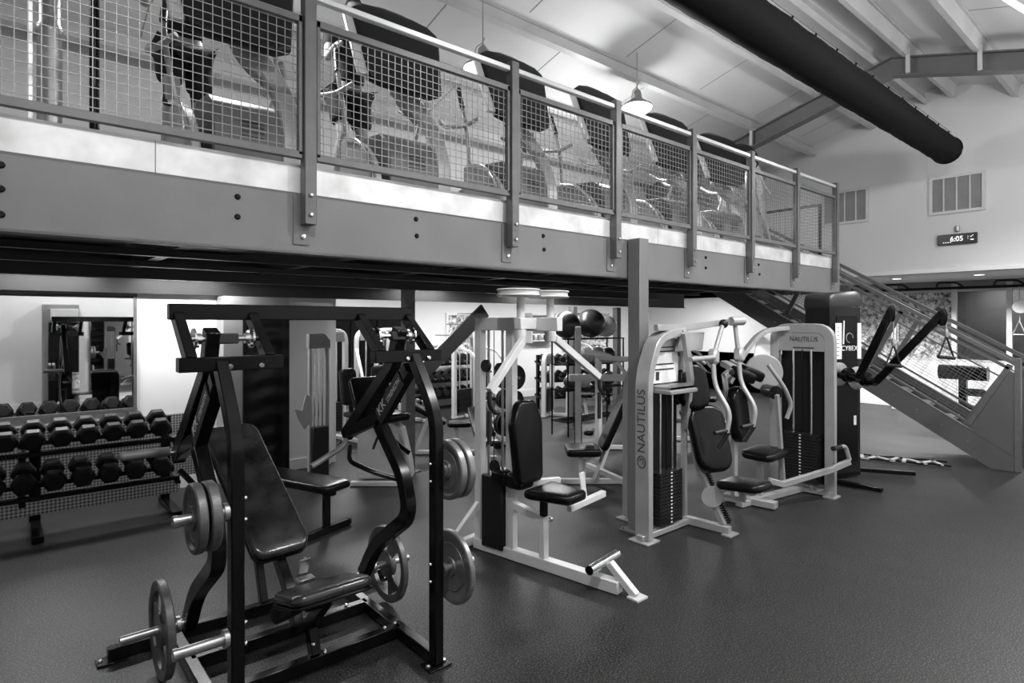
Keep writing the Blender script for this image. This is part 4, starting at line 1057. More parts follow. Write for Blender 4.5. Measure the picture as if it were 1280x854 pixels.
CXS = [1.22, 2.47, 3.72, 4.97, 6.22, 7.4]
clab = ['used by the leftmost exerciser', 'used by the exerciser in black shorts', 'behind the post in mid picture', 'left of the hanging lamp', 'right of the hanging lamp', 'fifth visible console, before the rafter']
pr_ = cross_trainer()
for i, x in enumerate(CXS):
    o = pr_ if i == 0 else copy_tree(pr_)
    o.location = (x, 4.36, ZD); o.rotation_euler = (0, 0, (0, 0, 0, .02, -.10, -.16)[i])
    o['label'] = 'silver and dark grey cross trainer on the deck, '+clab[i]
# last machine with round flywheel
L = thing('stair_climber', 'silver upright cardio machine with round dark console at the far end of the deck', 'exercise machine', (8.35, 4.5, ZD))
g = MB(); g.box((8.45, 4.5, ZD+.10), (.9, .55, .20)); g.prism([(8.0, 4.24, ZD+.2), (8.9, 4.24, ZD+.2), (8.8, 4.24, ZD+.26), (8.1, 4.24, ZD+.30)], (0, .5, 0)); g.build('base_cover', 'hood', L, .02)
for y in (4.28, 4.72):
    g = MB(); g.bar([(8.45, y, ZD+.2), (8.30, y, ZD+.6), (8.10, y, ZD+1.05), (8.22, y, ZD+1.32)], .06, .12, (0, 1, 0), .25); g.build('side_frame', 'silver', L, .01)
    g = MB(); g.bar([(8.72, y, ZD+.2), (8.55, y, ZD+.62), (8.36, y, ZD+1.28)], .05, .07, (0, 1, 0), .25); g.build('rear_stay', 'silver', L, .01)
    g = MB(); g.tube([(8.36, y, ZD+1.3), (8.55, y, ZD+1.05), (8.75, y, ZD+.95)], .018, .1); g.build('arm_rail', 'rail', L)
g = MB(); g.lathe((8.24, 4.5, ZD+1.36), (-.8, -.35, -.4), [(0, -.03), (.26, -.03), (.28, 0), (.26, .03), (0, .03)], 32); g.build('console', 'plastic', L)
g = MB(); g.lathe((8.4, 4.5, ZD+.62), (0, 1, 0), [(0, -.05), (.16, -.05), (.17, 0), (.16, .05), (0, .05)], 28); g.build('drive_disc', 'hood', L)
# silver tube frame at the very left edge
t = thing('cable_column', 'thick silver tube column with a black pole, at the left edge of the deck', 'exercise machine', (.02, 4.6, ZD))
a0 = at(62, 150, Y=4.55); 
g = MB(); g.lathe((a0.x, 4.55, ZD), (0, 0, 1), [(.0, 0), (.16, 0), (.16, .02), (.062, .03), (.062, .75), (.068, .76), (.068, .80), (.055, .82), (.055, 1.25), (.062, 1.26), (.062, 1.30), (.052, 1.32), (.052, 1.85), (0, 1.85)], 28); g.build('silver_tube', 'steel', t)
g = MB(); g.bar([(a0.x-.09, 4.58, ZD), (a0.x-.09, 4.58, ZD+1.8)], .02, .03, (0, 1, 0)); g.build('side_strip', 'rail', t)
a1 = at(118, 150, Y=4.7)
g = MB(); g.cyl((a1.x, 4.7, ZD), (a1.x, 4.7, ZD+1.75), .028); g.lathe((a1.x, 4.7, ZD), (0, 0, 1), [(0, 0), (.13, 0), (.13, .015), (.03, .03)], 20); g.build('black_pole', 'black', t)
g = MB(); g.tube([(a1.x-.2, 4.7, ZD+1.72), (a1.x+.05, 4.68, ZD+1.66), (a1.x+.28, 4.66, ZD+1.70), (a1.x+.40, 4.62, ZD+1.85)], .035, .1); g.build('padded_bar', 'rubber', t)

# ---- people on the first two trainers
def skinned(name, chain, rad, m, parent, sub=2):
    """chain: dict name -> (pos, radius); rad: edges"""
    names = list(chain); me = bpy.data.meshes.new(name)
    me.from_pydata([tuple(chain[n][0]) for n in names], [(names.index(a), names.index(b)) for a, b in rad], [])
    o = bpy.data.objects.new(name, me); COL.objects.link(o)
    sk = o.modifiers.new('skin', 'SKIN'); sk.use_smooth_shade = True; sk.branch_smoothing = .6
    if not me.skin_vertices: me.attributes.new('skin', 'FLOAT', 'POINT')
    d = me.skin_vertices[0].data
    for i, n in enumerate(names):
        r = chain[n][1]; d[i].radius = (r, r) if not isinstance(r, tuple) else r
        d[i].use_root = (i == 0)
    ss = o.modifiers.new('sub', 'SUBSURF'); ss.levels = sub; ss.render_levels = sub
    me.materials.append(M[m]); o.parent = parent
    return o
def person(loc, rz, label, legs, bare, sleeve):
    t = local(thing('person', label, 'person', (0, 0, 0), 0))
    hip = .93
    J = {'pelvis': (V((0, 0, hip+.04)), (.15, .11)), 'belly': (V((0, -.01, 1.10)), (.13, .10)), 'chest': (V((0, -.04, 1.32)), (.16, .115)), 'neckb': (V((0, -.05, 1.46)), (.085, .07)), 'neck': (V((0, -.07, 1.53)), .052), 'skull': (V((0, -.09, 1.60)), .06)}
    E = [('pelvis', 'belly'), ('belly', 'chest'), ('chest', 'neckb'), ('neckb', 'neck'), ('neck', 'skull')]
    for s_, (kn, an) in zip((-1, 1), legs):
        q = 'L' if s_ > 0 else 'R'
        J['h'+q] = (V((s_*.10, 0, hip-.06)), .092); J['t'+q] = (V((s_*.11, 0, hip-.06)).lerp(V(kn), .5), .078); J['k'+q] = (V(kn), .056)
        J['c'+q] = (V(kn).lerp(V(an), .32)+V((0, .02, 0)), .056); J['a'+q] = (V(an), .036); J['f'+q] = (V(an)+V((0, -.05, -.05)), .035); J['o'+q] = (V(an)+V((0, -.16, -.065)), .03)
        E += [('pelvis', 'h'+q), ('h'+q, 't'+q), ('t'+q, 'k'+q), ('k'+q, 'c'+q), ('c'+q, 'a'+q), ('a'+q, 'f'+q), ('f'+q, 'o'+q)]
        sh = V((s_*.185, -.04, 1.41)); hand = V((s_*.37, -.56, 1.10)); el = V((s_*.30, -.20, 1.12)); wr = hand.lerp(el, .22)
        J['s'+q] = (sh, .056); J['e'+q] = (el, .040); J['w'+q] = (wr, .027); J['p'+q] = (hand, (.036, .02))
        E += [('neckb', 's'+q), ('s'+q, 'e'+q), ('e'+q, 'w'+q), ('w'+q, 'p'+q)]
        for k in range(4):
            b0 = hand+V((s_*(-.027+.018*k)*.6, -.035, .012-.012*k)); J['g%d%s' % (k, q)] = (b0, .0095)
            J['i%d%s' % (k, q)] = (b0+V((0, -.030+.003*k, -.016)), .009); J['j%d%s' % (k, q)] = (b0+V((0, -.022, -.042)), .008)
            E += [('p'+q, 'g%d%s' % (k, q)), ('g%d%s' % (k, q), 'i%d%s' % (k, q)), ('i%d%s' % (k, q), 'j%d%s' % (k, q))]
        J['u'+q] = (hand+V((-s_*.035, .0, -.005)), .010); J['v'+q] = (hand+V((-s_*.045, -.03, -.025)), .009)
        E += [('p'+q, 'u'+q), ('u'+q, 'v'+q)]
    body = skinned('body', J, E, 'skin', t)
    # head: skull, jaw, nose, ears, hair
    g = MB(); vs = []; fs = []; n = 24; k = 16; hc = V((0, -.10, 1.675))
    for i in range(k+1):
        ph = PI*i/k; z = -math.cos(ph)
        for j in range(n):
            a = 2*PI*j/n; x, y = math.cos(a), math.sin(a)
            w_ = .076*(1-.22*max(0, -z-.1)); d_ = .097
            fy = -1 if y < 0 else 1
            p = V((x*w_*math.sin(ph), y*d_*math.sin(ph), z*.118))
            if y < 0:
                p.y *= .93
                if z < -.2: p.y *= 1+.08*math.sin((-z-.2)*3)
                nx_ = math.exp(-(p.x/.016)**2)
                p.y -= .022*nx_*math.exp(-((p.z+.012)/.022)**2)
                p.y -= .006*math.exp(-(p.x/.028)**2)*math.exp(-((p.z+.052)/.010)**2)
                p.y += .008*math.exp(-((abs(p.x)-.030)/.014)**2)*math.exp(-((p.z-.012)/.012)**2)
            vs.append(hc+p)
    fs = [(i*n+j, i*n+(j+1) % n, (i+1)*n+(j+1) % n, (i+1)*n+j) for i in range(k) for j in range(n)]
    g.add(vs, fs, True)
    for s_ in (-1, 1): g.lathe(hc+V((s_*.076, .012, -.005)), (s_, .3, 0), [(0, .0), (.018, 0), (.024, .008), (.014, .012), (0, .006)], 12)
    g.build('head', 'skin', t)
    g = MB(); vs = []
    for i in range(10):
        ph = PI*.48*i/9
        for j in range(n):
            a = 2*PI*j/n; x, y = math.cos(a), math.sin(a)
            dn = 1.0 if y > -.2 else .55
            ph2 = ph*(1.25 if y > -.2 else .78)
            vs.append(hc+V((x*.083*math.sin(ph2), y*.103*math.sin(ph2), .126*math.cos(ph2))))
    g.add(vs, [(i*n+j, i*n+(j+1) % n, (i+1)*n+(j+1) % n, (i+1)*n+j) for i in range(9) for j in range(n)], True); g.build('hair', 'hair', t)
    # clothes follow the body
    def sub(names, grow, nm, mm):
        J2 = {}
        for a in names:
            p, r = J[a]; J2[a] = (p, (r[0]+grow, r[1]+grow) if isinstance(r, tuple) else r+grow)
        return skinned(nm, J2, [e for e in E if e[0] in names and e[1] in names], mm, t)
    J['xL'] = (J['sL'][0].lerp(J['eL'][0], .55), .046); J['xR'] = (J['sR'][0].lerp(J['eR'][0], .55), .046)
    E += [('sL', 'xL'), ('sR', 'xR')]
    sub(['pelvis', 'belly', 'chest', 'neckb', 'sL', 'sR', 'xL', 'xR'], .022, 'shirt', 'cloth')
    J['yL'] = (J['tL'][0].lerp(J['kL'][0], .45), .075); J['yR'] = (J['tR'][0].lerp(J['kR'][0], .45), .075)
    E += [('tL', 'yL'), ('tR', 'yR')]
    sub(['pelvis', 'hL', 'hR', 'tL', 'tR', 'yL', 'yR'], .030, 'shorts', 'cloth')
    if sleeve: 
        J['m1'] = (J['kR'][0].lerp(J['tR'][0], .35), .062); J['m2'] = (J['kR'][0].lerp(J['cR'][0], .8), .058)
        E += [('m1', 'kR'), ('kR', 'm2')]; sub(['kR', 'm1', 'm2'], .006, 'knee_sleeve', 'cloth')
    if not bare: sub(['kL', 'cL', 'aL', 'tL'], .008, 'legging', 'cloth')
    for q in 'LR':
        a = J['a'+q][0]; g = MB(); R2 = rot(rx=0)
        g.pad(a+V((0, -.085, -.075)), [(p[0], p[1]) for p in rrect(.10, .29, .045, 5)], .05, None, .02); g.pad(a+V((0, .0, -.035)), rrect(.088, .12, .04, 5), .07, None, .02); sh = g.build('shoe', 'shoe', t)
        g = MB(); g.pad(a+V((0, -.085, -.103)), rrect(.104, .295, .046, 5), .02, None, .008); g.build('sole', 'paper', sh)
        g = MB(); g.lathe(a+V((0, .005, .0)), (0, 0, 1), [(.042, 0), (.043, .05), (.041, .06)], 14); g.build('sock', 'paper', t)
    t.location = loc; t.rotation_euler = (0, 0, rz)
    return t
person((CXS[1]+.02, 4.36+.90, ZD+.235), 0, 'person in black shirt and black shorts exercising on the second cross trainer, bare legs', [((-.10, -.10, .50), (-.13, .02, .12)), ((.12, -.04, .48), (.14, .12, .10))], True, False)
person((CXS[0]-.12, 4.36+.90, ZD+.235), 0, 'person in black shorts with a knee sleeve exercising at the left, one leg dark', [((-.11, -.16, .52), (-.13, -.02, .12)), ((.11, -.02, .48), (.14, .14, .10))], False, True)

# ================================================================== UNDER AND BEHIND THE DECK
def selector(name, label, x, y, rz, m='white', seat=True, rollers=False, arm=True, h=1.85, group=None, cat='exercise machine'):
    t = local(thing(name, label, cat, (0, 0, 0), 0, group))
    g = MB(); g.bar([(-.30, 0, .02), (-.30, 0, h), (.30, 0, h), (.30, 0, .02)], .07, .09, (0, 1, 0), .2); g.build('arch_frame', m, t, .004)
    g = MB(); g.bar([(-.34, 0, .04), (.34, 0, .04)], .10, .05); g.bar([(0, 0, .04), (0, -1.25, .04)], .07, .06); g.build('base_frame', m, t, .004)
    for k in range(10):
        g = MB(); g.box((0, 0, .13+k*.05), (.40, .12, .044)); g.build('stack_plate', 'stack', t)
    g = MB(); g.box((0, 0, h-.10), (.50, .10, .18)); g.build('head_cover', 'mgrey', t, .01)
    for q in (-.12, .12):
        g = MB(); g.cyl((q, 0, .05), (q, 0, h-.1), .012, 8); g.build('guide_rod', 'chrome', t)
    if seat:
        g = MB(); g.bar([(0, -.42, .05), (0, -.46, 1.15)], .06, .06, (0, 1, 0)); g.bar([(0, -.85, .05), (0, -.80, .44)], .06, .06, (0, 1, 0)); g.build('seat_frame', m, t, .003)
        g = MB(); g.pad((0, -.78, .48), rrect(.38, .42, .07, 5), .08, None, .03); g.build('seat', 'vinyl', t)
        g = MB(); g.pad((0, -.50, .92), rrect(.32, .62, .09, 5), .08, rot(rx=math.radians(82)), .03); g.build('back_pad', 'vinyl', t)
    if rollers:
        for q in (-1, 1):
            g = MB(); g.cyl((q*.06, -1.18, .40), (q*.26, -1.18, .40), .065, 16); g.build('roller_pad', 'vinyl', t)
        g = MB(); g.bar([(0, -.95, .44), (0, -1.18, .40)], .04, .05); g.build('roller_arm', m, t, .003)
    if arm:
        for q in (-1, 1):
            g = MB(); g.bar([(q*.32, -.1, h-.35), (q*.42, -.55, h-.45), (q*.42, -.85, 1.05)], .05, .05, (1, 0, 0), .1); g.build('press_arm', m, t, .003)
            g = MB(); g.tube([(q*.42, -.85, 1.05), (q*.22, -.90, 1.02)], .02); g.build('grip', 'rubber', t)
    t.location = (x, y, 0); t.rotation_euler = (0, 0, rz); return t
selector('leg_extension_machine', 'white arch-framed machine glimpsed left of the black press top cage', 4.35, 9.9, .2, rollers=True, arm=False)
selector('chest_press_machine', 'white arch-framed press machine behind the right arm of the black press', 7.4, 10.2, .25)
selector('seated_row_machine', 'white arch-framed machine with dark stack, left of the exercise balls', 6.95, 6.5, .75, arm=True, seat=False, h=1.9)
selector('leg_curl_machine', 'white machine with black seat and rollers right of the fly machine back pad', 8.9, 9.2, .5, rollers=True, arm=False, h=1.3)
selector('lat_machine', 'white machine behind the lettered tower, half hidden by the front column', 8.4, 6.3, .6, rollers=True)
selector('shoulder_machine', 'white machine in the room beyond, between the two grey machines', 10.3, 7.2, .4, arm=True)
selector('cable_row_machine', 'white machine just right of the middle grey column', 5.3, 10.2, -.2, rollers=True)
selector('triceps_machine', 'pale grey machine at the rear wall behind the exercise balls', 11.6, 10.8, .2, m='silver')
selector('glute_machine', 'white machine at the rear wall behind the fly machine', 6.3, 11.4, .1, rollers=True)

# adductor style machine with reclined seat
t = thing('abductor_machine', 'white machine with black seat and reclined back pad, left of the front column', 'exercise machine', (5.7, 4.95, 0))
def wb(nm, pts, w_=.06, h_=.06, up=(0, 0, 1), m='white', fil=0): return MB().bar(pts, w_, h_, up, fil).build(nm, m, t, .003)
sc = at(728, 566, D=7.4); sx, sy = sc.x, sc.y
dr = V((.759, -.651, 0)); dn_ = V((.651, .759, 0))
R3 = Matrix((dn_*-1, dr*-1, V((0, 0, 1)))).transposed()
g = MB(); g.pad((sx, sy, .42), rrect(.46, .42, .06, 5), .09, R3, .03); g.build('seat', 'vinyl', t)
g = MB(); g.pad(V((sx, sy, .80))+dr*.40, rrect(.40, .80, .08, 5), .08, R3 @ rot(rx=math.radians(-66)) @ rot(ry=PI), .03); g.build('back_pad', 'vinyl', t)
g = MB(); g.pad(V((sx, sy, .60))+dr*.12+dn_*.26, rrect(.30, .12, .04, 5), .06, rot(rz=.64), .025); g.build('side_pad', 'vinyl', t)
b0 = V((sx, sy, 0))
wb('rear_strut', [b0+dr*.15+V((0, 0, .03)), b0+dr*.56+V((0, 0, 1.15))], up=(0, 1, 0)); wb('seat_post', [b0+V((0, 0, .03)), b0+V((0, 0, .38))], up=(0, 1, 0))
wb('base_bar', [b0+dn_*.3+dr*.1+V((0, 0, .16)), b0-dn_*.55+dr*.45+V((0, 0, .16))]); wb('base_rail', [b0-dr*.3+V((0, 0, .035)), b0+dr*1.0+V((0, 0, .035))])
wb('tall_frame', [b0+dr*.30+dn_*.7+V((0, 0, .03)), b0+dr*.30+dn_*.7+V((0, 0, 1.5)), b0+dr*.75+dn_*.7+V((0, 0, 1.5))], .07, .07, (1, 0, 0))
wb('cross_bar', [b0-dr*.10+dn_*.7+V((0, 0, 1.25)), b0+dr*.75+dn_*.7+V((0, 0, 1.25))], .07, .09)

# slim cable column with chrome guide rods
T2 = thing('pulley_column', 'tall slim silver pulley column with chrome rods left of the black press arm', 'exercise machine', (3.0, 7.1, 0))
c = at(398, 600, D=7.35); x, y = c.x, c.y
for q in (-.11, .11):
    g = MB(); g.bar([(x+q, y, .02), (x+q, y, 1.74)], .035, .06, (0, 1, 0)); g.build('side_channel', 'silver', T2, .003)
g = MB(); g.prism([(x-.135, y-.05, 1.68), (x+.135, y-.05, 1.68), (x+.135, y-.05, 1.78), (x+.06, y-.05, 1.86), (x-.135, y-.05, 1.86)], (0, .10, 0)); g.build('pulley_head', 'mgrey', T2, .004)
for q in (-.05, 0, .05):
    g = MB(); g.cyl((x+q, y, .05), (x+q, y, 1.7), .010, 8); g.build('guide_rod', 'chrome', T2)
g = MB(); g.box((x, y-.02, .38), (.20, .12, .68)); g.build('stack_cover', 'plastic', T2, .004)
g = MB(); g.box((x, y-.1, .03), (.34, .5, .05)); g.build('base', 'silver', T2, .004)
g = MB(); g.prism([(x-.22, y-.12, .72), (x-.12, y-.12, .82), (x-.13, y-.12, 1.10), (x-.20, y-.12, 1.14), (x-.25, y-.12, .95), (x-.34, y-.12, .98), (x-.30, y-.12, .86)], (0, .02, 0)); g.build('pale_bracket', 'silver', T2, .003)

# flat bench behind the press
c = at(395, 672, z=0); 
t = thing('flat_bench', 'black flat bench between the incline pad and the pulley column', 'bench', (c.x, c.y, 0))
R4 = rot(rz=math.radians(60))
ctr = V((c.x-.02, c.y+.42, 0)); dL = V((-.35, .94, 0)); dS = V((.94, .35, 0))
Rb4 = Matrix((dS, dL, V((0, 0, 1)))).transposed()
g = MB(); g.pad(ctr+V((0, 0, .46)), rrect(.34, 1.15, .06, 5), .07, Rb4, .03); g.build('bench_pad', 'vinyl', t)
g = MB(); g.bar([ctr-dL*.5+V((0, 0, .40)), ctr+dL*.5+V((0, 0, .40))], .06, .06); g.build('spine', 'black', t, .003)
for q in (-.40, .40):
    g = MB(); g.bar([ctr+dL*q+V((0, 0, .03)), ctr+dL*q+V((0, 0, .40))], .06, .06, (0, 1, 0)); g.build('leg', 'black', t, .003)
    g = MB(); g.bar([ctr+dL*q-dS*.28+V((0, 0, .035)), ctr+dL*q+dS*.28+V((0, 0, .035))], .06, .06); f_ = g.build('foot', 'black', t, .003)
    g = MB()
    for s_ in (-1, 1): g.lathe(ctr+dL*q+dS*.28*s_+V((0, 0, .035)), dS*s_, [(0, 0), (.034, 0), (.034, .02), (0, .02)], 12)
    g.build('foot_caps', 'rubber', f_)

# white shrouded leg press behind
t = thing('leg_press_machine', 'low white shrouded leg press behind the curved right arm of the black press', 'exercise machine', (3.5, 6.6, 0))
a = at(437, 604, z=0); 
px0 = V((3.40, 6.84, 0)); ux = V((.759, -.651, 0)); uy = V((.651, .759, 0))
def lp(u, v, z): return px0+ux*u+uy*v+V((0, 0, z))
g = MB(); g.prism([lp(-.05, 0, .05), lp(.62, 0, .05), lp(.60, 0, .22), lp(.50, 0, .66), lp(.38, 0, .74), lp(.0, 0, .72), lp(-.05, 0, .60)], uy*.30); g.build('shroud', 'white', t, .015)
g = MB(); g.bar([lp(.55, -.03, .02), lp(.42, -.03, .62)], .05, .08, (0, 1, 0)); g.build('slanted_leg', 'white', t, .004)
g = MB(); g.bar([lp(-.10, -.1, .03), lp(.62, -.1, .03)], .08, .05); g.build('base', 'white', t, .004)
g = MB(); g.tube([lp(.30, -.04, .62), lp(.22, -.05, .60), lp(.16, -.05, .44)], .016, .05); g.build('dark_lever', 'rubber', t)
g = MB(); g.bar([lp(.0, -.08, .72), lp(.20, -.12, .74), lp(.62, -.10, .40)], .05, .05); g.build('top_bar', 'black', t, .004)
g = MB(); g.pad(lp(.25, .25, .80), rrect(.5, .5, .08), .10, None, .04); g.build('seat', 'vinyl', t)
g = MB(); g.pad(lp(.0, .45, 1.05), rrect(.5, .5, .08), .10, rot(rx=math.radians(60)), .04); g.build('back_pad', 'vinyl', t)
g = MB(); g.bar([lp(.02, .42, .03), lp(.02, .48, .9)], .05, .05, (0, 1, 0)); g.build('back_post', 'white', t, .004)

# incline bench with white shelf wall behind
def bench(label, x, y, rz, ang, m='white'):
    t = local(thing('incline_bench', label, 'bench', (0, 0, 0)))
    g = MB(); g.bar([(0, -.7, .035), (0, .6, .035)], .07, .05); g.bar([(-.28, .6, .035), (.28, .6, .035)], .07, .05); g.bar([(-.2, -.7, .035), (.2, -.7, .035)], .07, .05); g.build('base', m, t, .003)
    for pp in ([(0, -.35, .04), (0, -.25, .42)], [(0, .35, .04), (0, .15, .55)]):
        g = MB(); g.bar(pp, .06, .06, (0, 1, 0)); g.build('upright', m, t, .003)
    g = MB(); g.pad((0, -.32, .46), rrect(.32, .36, .06), .07, None, .03); g.build('seat', 'vinyl', t)
    c_, s_ = math.cos(ang), math.sin(ang)
    g = MB(); g.pad((0, -.10+.40*c_, .48+.40*s_), rrect(.30, .82, .06), .07, rot(rx=ang), .03); g.build('back_pad', 'vinyl', t)
    t.location = (x, y, 0); t.rotation_euler = (0, 0, rz); return t
c = at(560, 575, z=0); bench('white framed incline bench right behind the two stacked plates', 5.05, 7.6, .9, .5)
c = at(470, 560, z=0); bench('white framed incline bench left of the middle grey column', 4.95, 6.35, -.5, .35)

# exercise balls on a tall rack
t = thing('ball_rack', 'tall black wire rack holding exercise balls, left of the front column', 'rack', (8.4, 7.4, 0))
c0 = V((8.25, 7.45, 0))
for dx in (-.75, .75):
    for dy in (-.2, .2):
        g = MB(); g.cyl(c0+V((dx, dy, 0)), c0+V((dx, dy, 1.70)), .015, 8); g.build('upright', 'black', t)
for z in (.25, .8, 1.25, 1.70):
    g = MB()
    for dy in (-.2, -.1, 0, .1, .2): g.bar([c0+V((-.77, dy, z)), c0+V((.77, dy, z))], .012, .02)
    for dx in (-.75, 0, .75): g.bar([c0+V((dx, -.22, z)), c0+V((dx, .22, z))], .012, .02)
    g.build('wire_shelf', 'black', t)
def ballo(c, r, m, label, nm='exercise_ball', grp='exercise balls on the tall rack'):
    c = V(c); g = MB(); g.ball(c, r, .97, 32); o = g.build(nm, m); o2 = tag(o, label, 'ball', grp)
    # build() leaves the geometry in world space, which is fine for a single mesh
    return o2
zt = 1.715
ballo((8.25, 7.40, zt+.265), .27, 'ball', 'large dark exercise ball, the largest on top of the rack')
ballo((8.78, 7.50, zt+.21), .215, 'lball', 'pale exercise ball to the right of the largest dark ball')
ballo((7.66, 7.45, zt+.24), .25, 'ball', 'dark exercise ball left of the largest one on the rack')
for k, (dx, r, m, lb) in enumerate(((-.1, .15, 'lball', 'pale medicine ball on the upper inner shelf'), (.22, .15, 'lball', 'pale medicine ball, second on the upper inner shelf'), (-.45, .13, 'ball', 'dark medicine ball on the upper inner shelf'), (.52, .14, 'ball', 'dark medicine ball right end of the upper inner shelf'))):
    ballo((c0.x+dx, c0.y-.02, 1.26+r*.97), r, m, lb, 'medicine_ball', 'medicine balls in the rack')
for k, (dx, m) in enumerate(((-.5, 'ball'), (-.15, 'lball'), (.2, 'ball'), (.52, 'ball'))):
    ballo((c0.x+dx, c0.y-.02, .81+.125), .13, m, 'medicine ball on the middle shelf, %s from the left' % ordn[k], 'medicine_ball', 'medicine balls in the rack')

# plate tree between the machines
t = thing('plate_tree', 'black plate tree with round plates behind the fly machine back pad', 'rack', (6.1, 7.3, 0))
c0 = V((6.25, 7.35, 0))
g = MB(); g.bar([c0, c0+V((0, 0, 1.25))], .06, .06, (0, 1, 0)); g.bar([c0+V((-.3, 0, .03)), c0+V((.3, 0, .03))], .06, .05); g.bar([c0+V((0, -.3, .03)), c0+V((0, .3, .03))], .06, .05); g.build('frame', 'black', t, .003)
k = 0
for z in (.35, .75, 1.12):
    for s_ in (-1, 1):
        g = MB(); g.cyl(c0+V((0, 0, z)), c0+V((0, s_*.24, z)), .022, 12); g.build('peg', 'steel', t)
        for q in range(2):
            cc = c0+V((0, s_*(.09+.055*q), z)); r = .20 if z > 1 or z < .5 else .16
            o = MB().lathe(cc, (0, 1, 0), [(.025, -.02), (r*.8, -.012), (r*.86, -.02), (r, -.018), (r, .018), (r*.86, .02), (r*.8, .012), (.025, .02), (.025, -.02)], 32).build('weight_plate', 'rubber')
            tag(o, '%s plate on the %s %s peg of the plate tree' % (('inner', 'outer')[q], {.35: 'bottom', .75: 'middle', 1.12: 'top'}[z], ('near', 'far')[s_ > 0]), 'weight plate', 'plates on the plate tree')

# rear wall: door, window, shelves, posters
def wall_window(i, x0, x1, z0, z1, m='film'):
    f = MB(); y = YB-.02
    for z in (z0, z1): f.box(((x0+x1)/2, y, z), (x1-x0+.06, .05, .06))
    for x in (x0, x1): f.box((x, y, (z0+z1)/2), (.06, .05, z1-z0-.06))
    o = struct(f, 'window_%d' % i, 'baseb'); p = MB(); p.box(((x0+x1)/2, YB-.008, (z0+z1)/2), (x1-x0, .012, z1-z0)); p.build('pane', m, o)
t = thing('wall_padding', 'black wall padding on the rear wall behind the black press top cage', 'wall padding', (5.6, YB-.1, 0))
for k in range(4): MB().box((4.75+k*.62, YB-.06, 1.15), (.60, .08, 2.2)).build('pad_panel', 'vinyl', t, .015)
def rear_rack(x, y, rz, lab, nrow=3, n=9):
    t = local(thing('dumbbell_rack', lab, 'rack', (0, 0, 0)))
    for q in (-.95, .95):
        g = MB(); g.bar([(q, .1, 0), (q, .1, 1.25)], .06, .08, (0, 1, 0)); g.build('rack_leg', 'black', t)
    for j in range(nrow):
        z = .30+.38*j
        g = MB(); g.box((0, 0, z), (2.0, .36, .04), rot(rx=.2)); g.build('shelf', 'black', t)
    t.location = (x, y, 0); t.rotation_euler = (0, 0, rz)
    for j in range(nrow):
        for k in range(n):
            g = MB(); r = .075
            for s_ in (-1, 1): g.lathe((0, s_*.10, 0), (0, 1, 0), [(0, -.05), (r, -.05), (r, .05), (0, .05)], 8)
            g.cyl((0, -.1, 0), (0, .1, 0), .014, 6)
            d = g.build('round_dumbbell', 'rubber'); q = rot(rz=rz) @ V((-.84+k*.21, -.02, .30+.38*j+.11))
            d.location = (x+q.x, y+q.y, q.z); d.rotation_euler = (.2, 0, rz)
            tag(d, 'small round dumbbell, %s on the %s shelf of the rack %s' % (ordn[k], ('bottom', 'middle', 'top')[j], 'by the rear window' if y > 11 else 'behind the balls'), 'dumbbell', 'round dumbbells on the far racks')
rear_rack(8.0, 11.55, 0, 'black dumbbell rack by the rear wall window')
rear_rack(10.3, 9.7, -.3, 'black dumbbell rack right of the ball rack')
wall_window(12, 8.2, 8.9, .9, 2.2); wall_window(13, 12.2, 14.2, 1.2, 2.3)
t = thing('wall_shelf', 'white wall shelf with small items on the bright rear wall', 'shelf', (11.2, YB-.15, 1.6))
for z in (1.5, 1.85, 2.2): MB().box((11.2, YB-.14, z), (.9, .26, .03)).build('board', 'white', t, .003)
for x in (10.76, 11.64): MB().box((x, YB-.14, 1.85), (.03, .26, .8)).build('side', 'white', t)
for k in range(6):
    o = MB().box((10.9+k*.12, YB-.14, 1.515+.07+.35*(k % 2)), (.08, .10, .14)).build('storage_box', ('hood', 'ink', 'mgrey')[k % 3], None, .01)
    tag(o, 'small box on the rear wall shelf, %s from the left' % ordn[k], 'box', 'boxes on the wall shelf')
b = MB(); b.box((10.0, YB-.012, .09), (12.8, .024, .18)); struct(b, 'baseboard_rear', 'baseb')

t = thing('rear_staircase', 'dark sloping stair stringer glimpsed above the right arm of the black press', 'stairs', (5.6, 9.3, 0))
for dy in (0, .6):
    a_, b_ = at(606, 388, Y=8.35+dy), at(520, 474, Y=8.35+dy)
    g = MB(); g.bar([a_, b_], .05, .26); g.build('stringer', 'under', t, .004)
for k in range(6):
    q = at(606, 388, Y=8.35).lerp(at(520, 474, Y=8.35), .05+k*.17); MB().box((q.x, q.y+.3, q.z), (.22, .58, .02)).build('tread', 'mgrey', t)
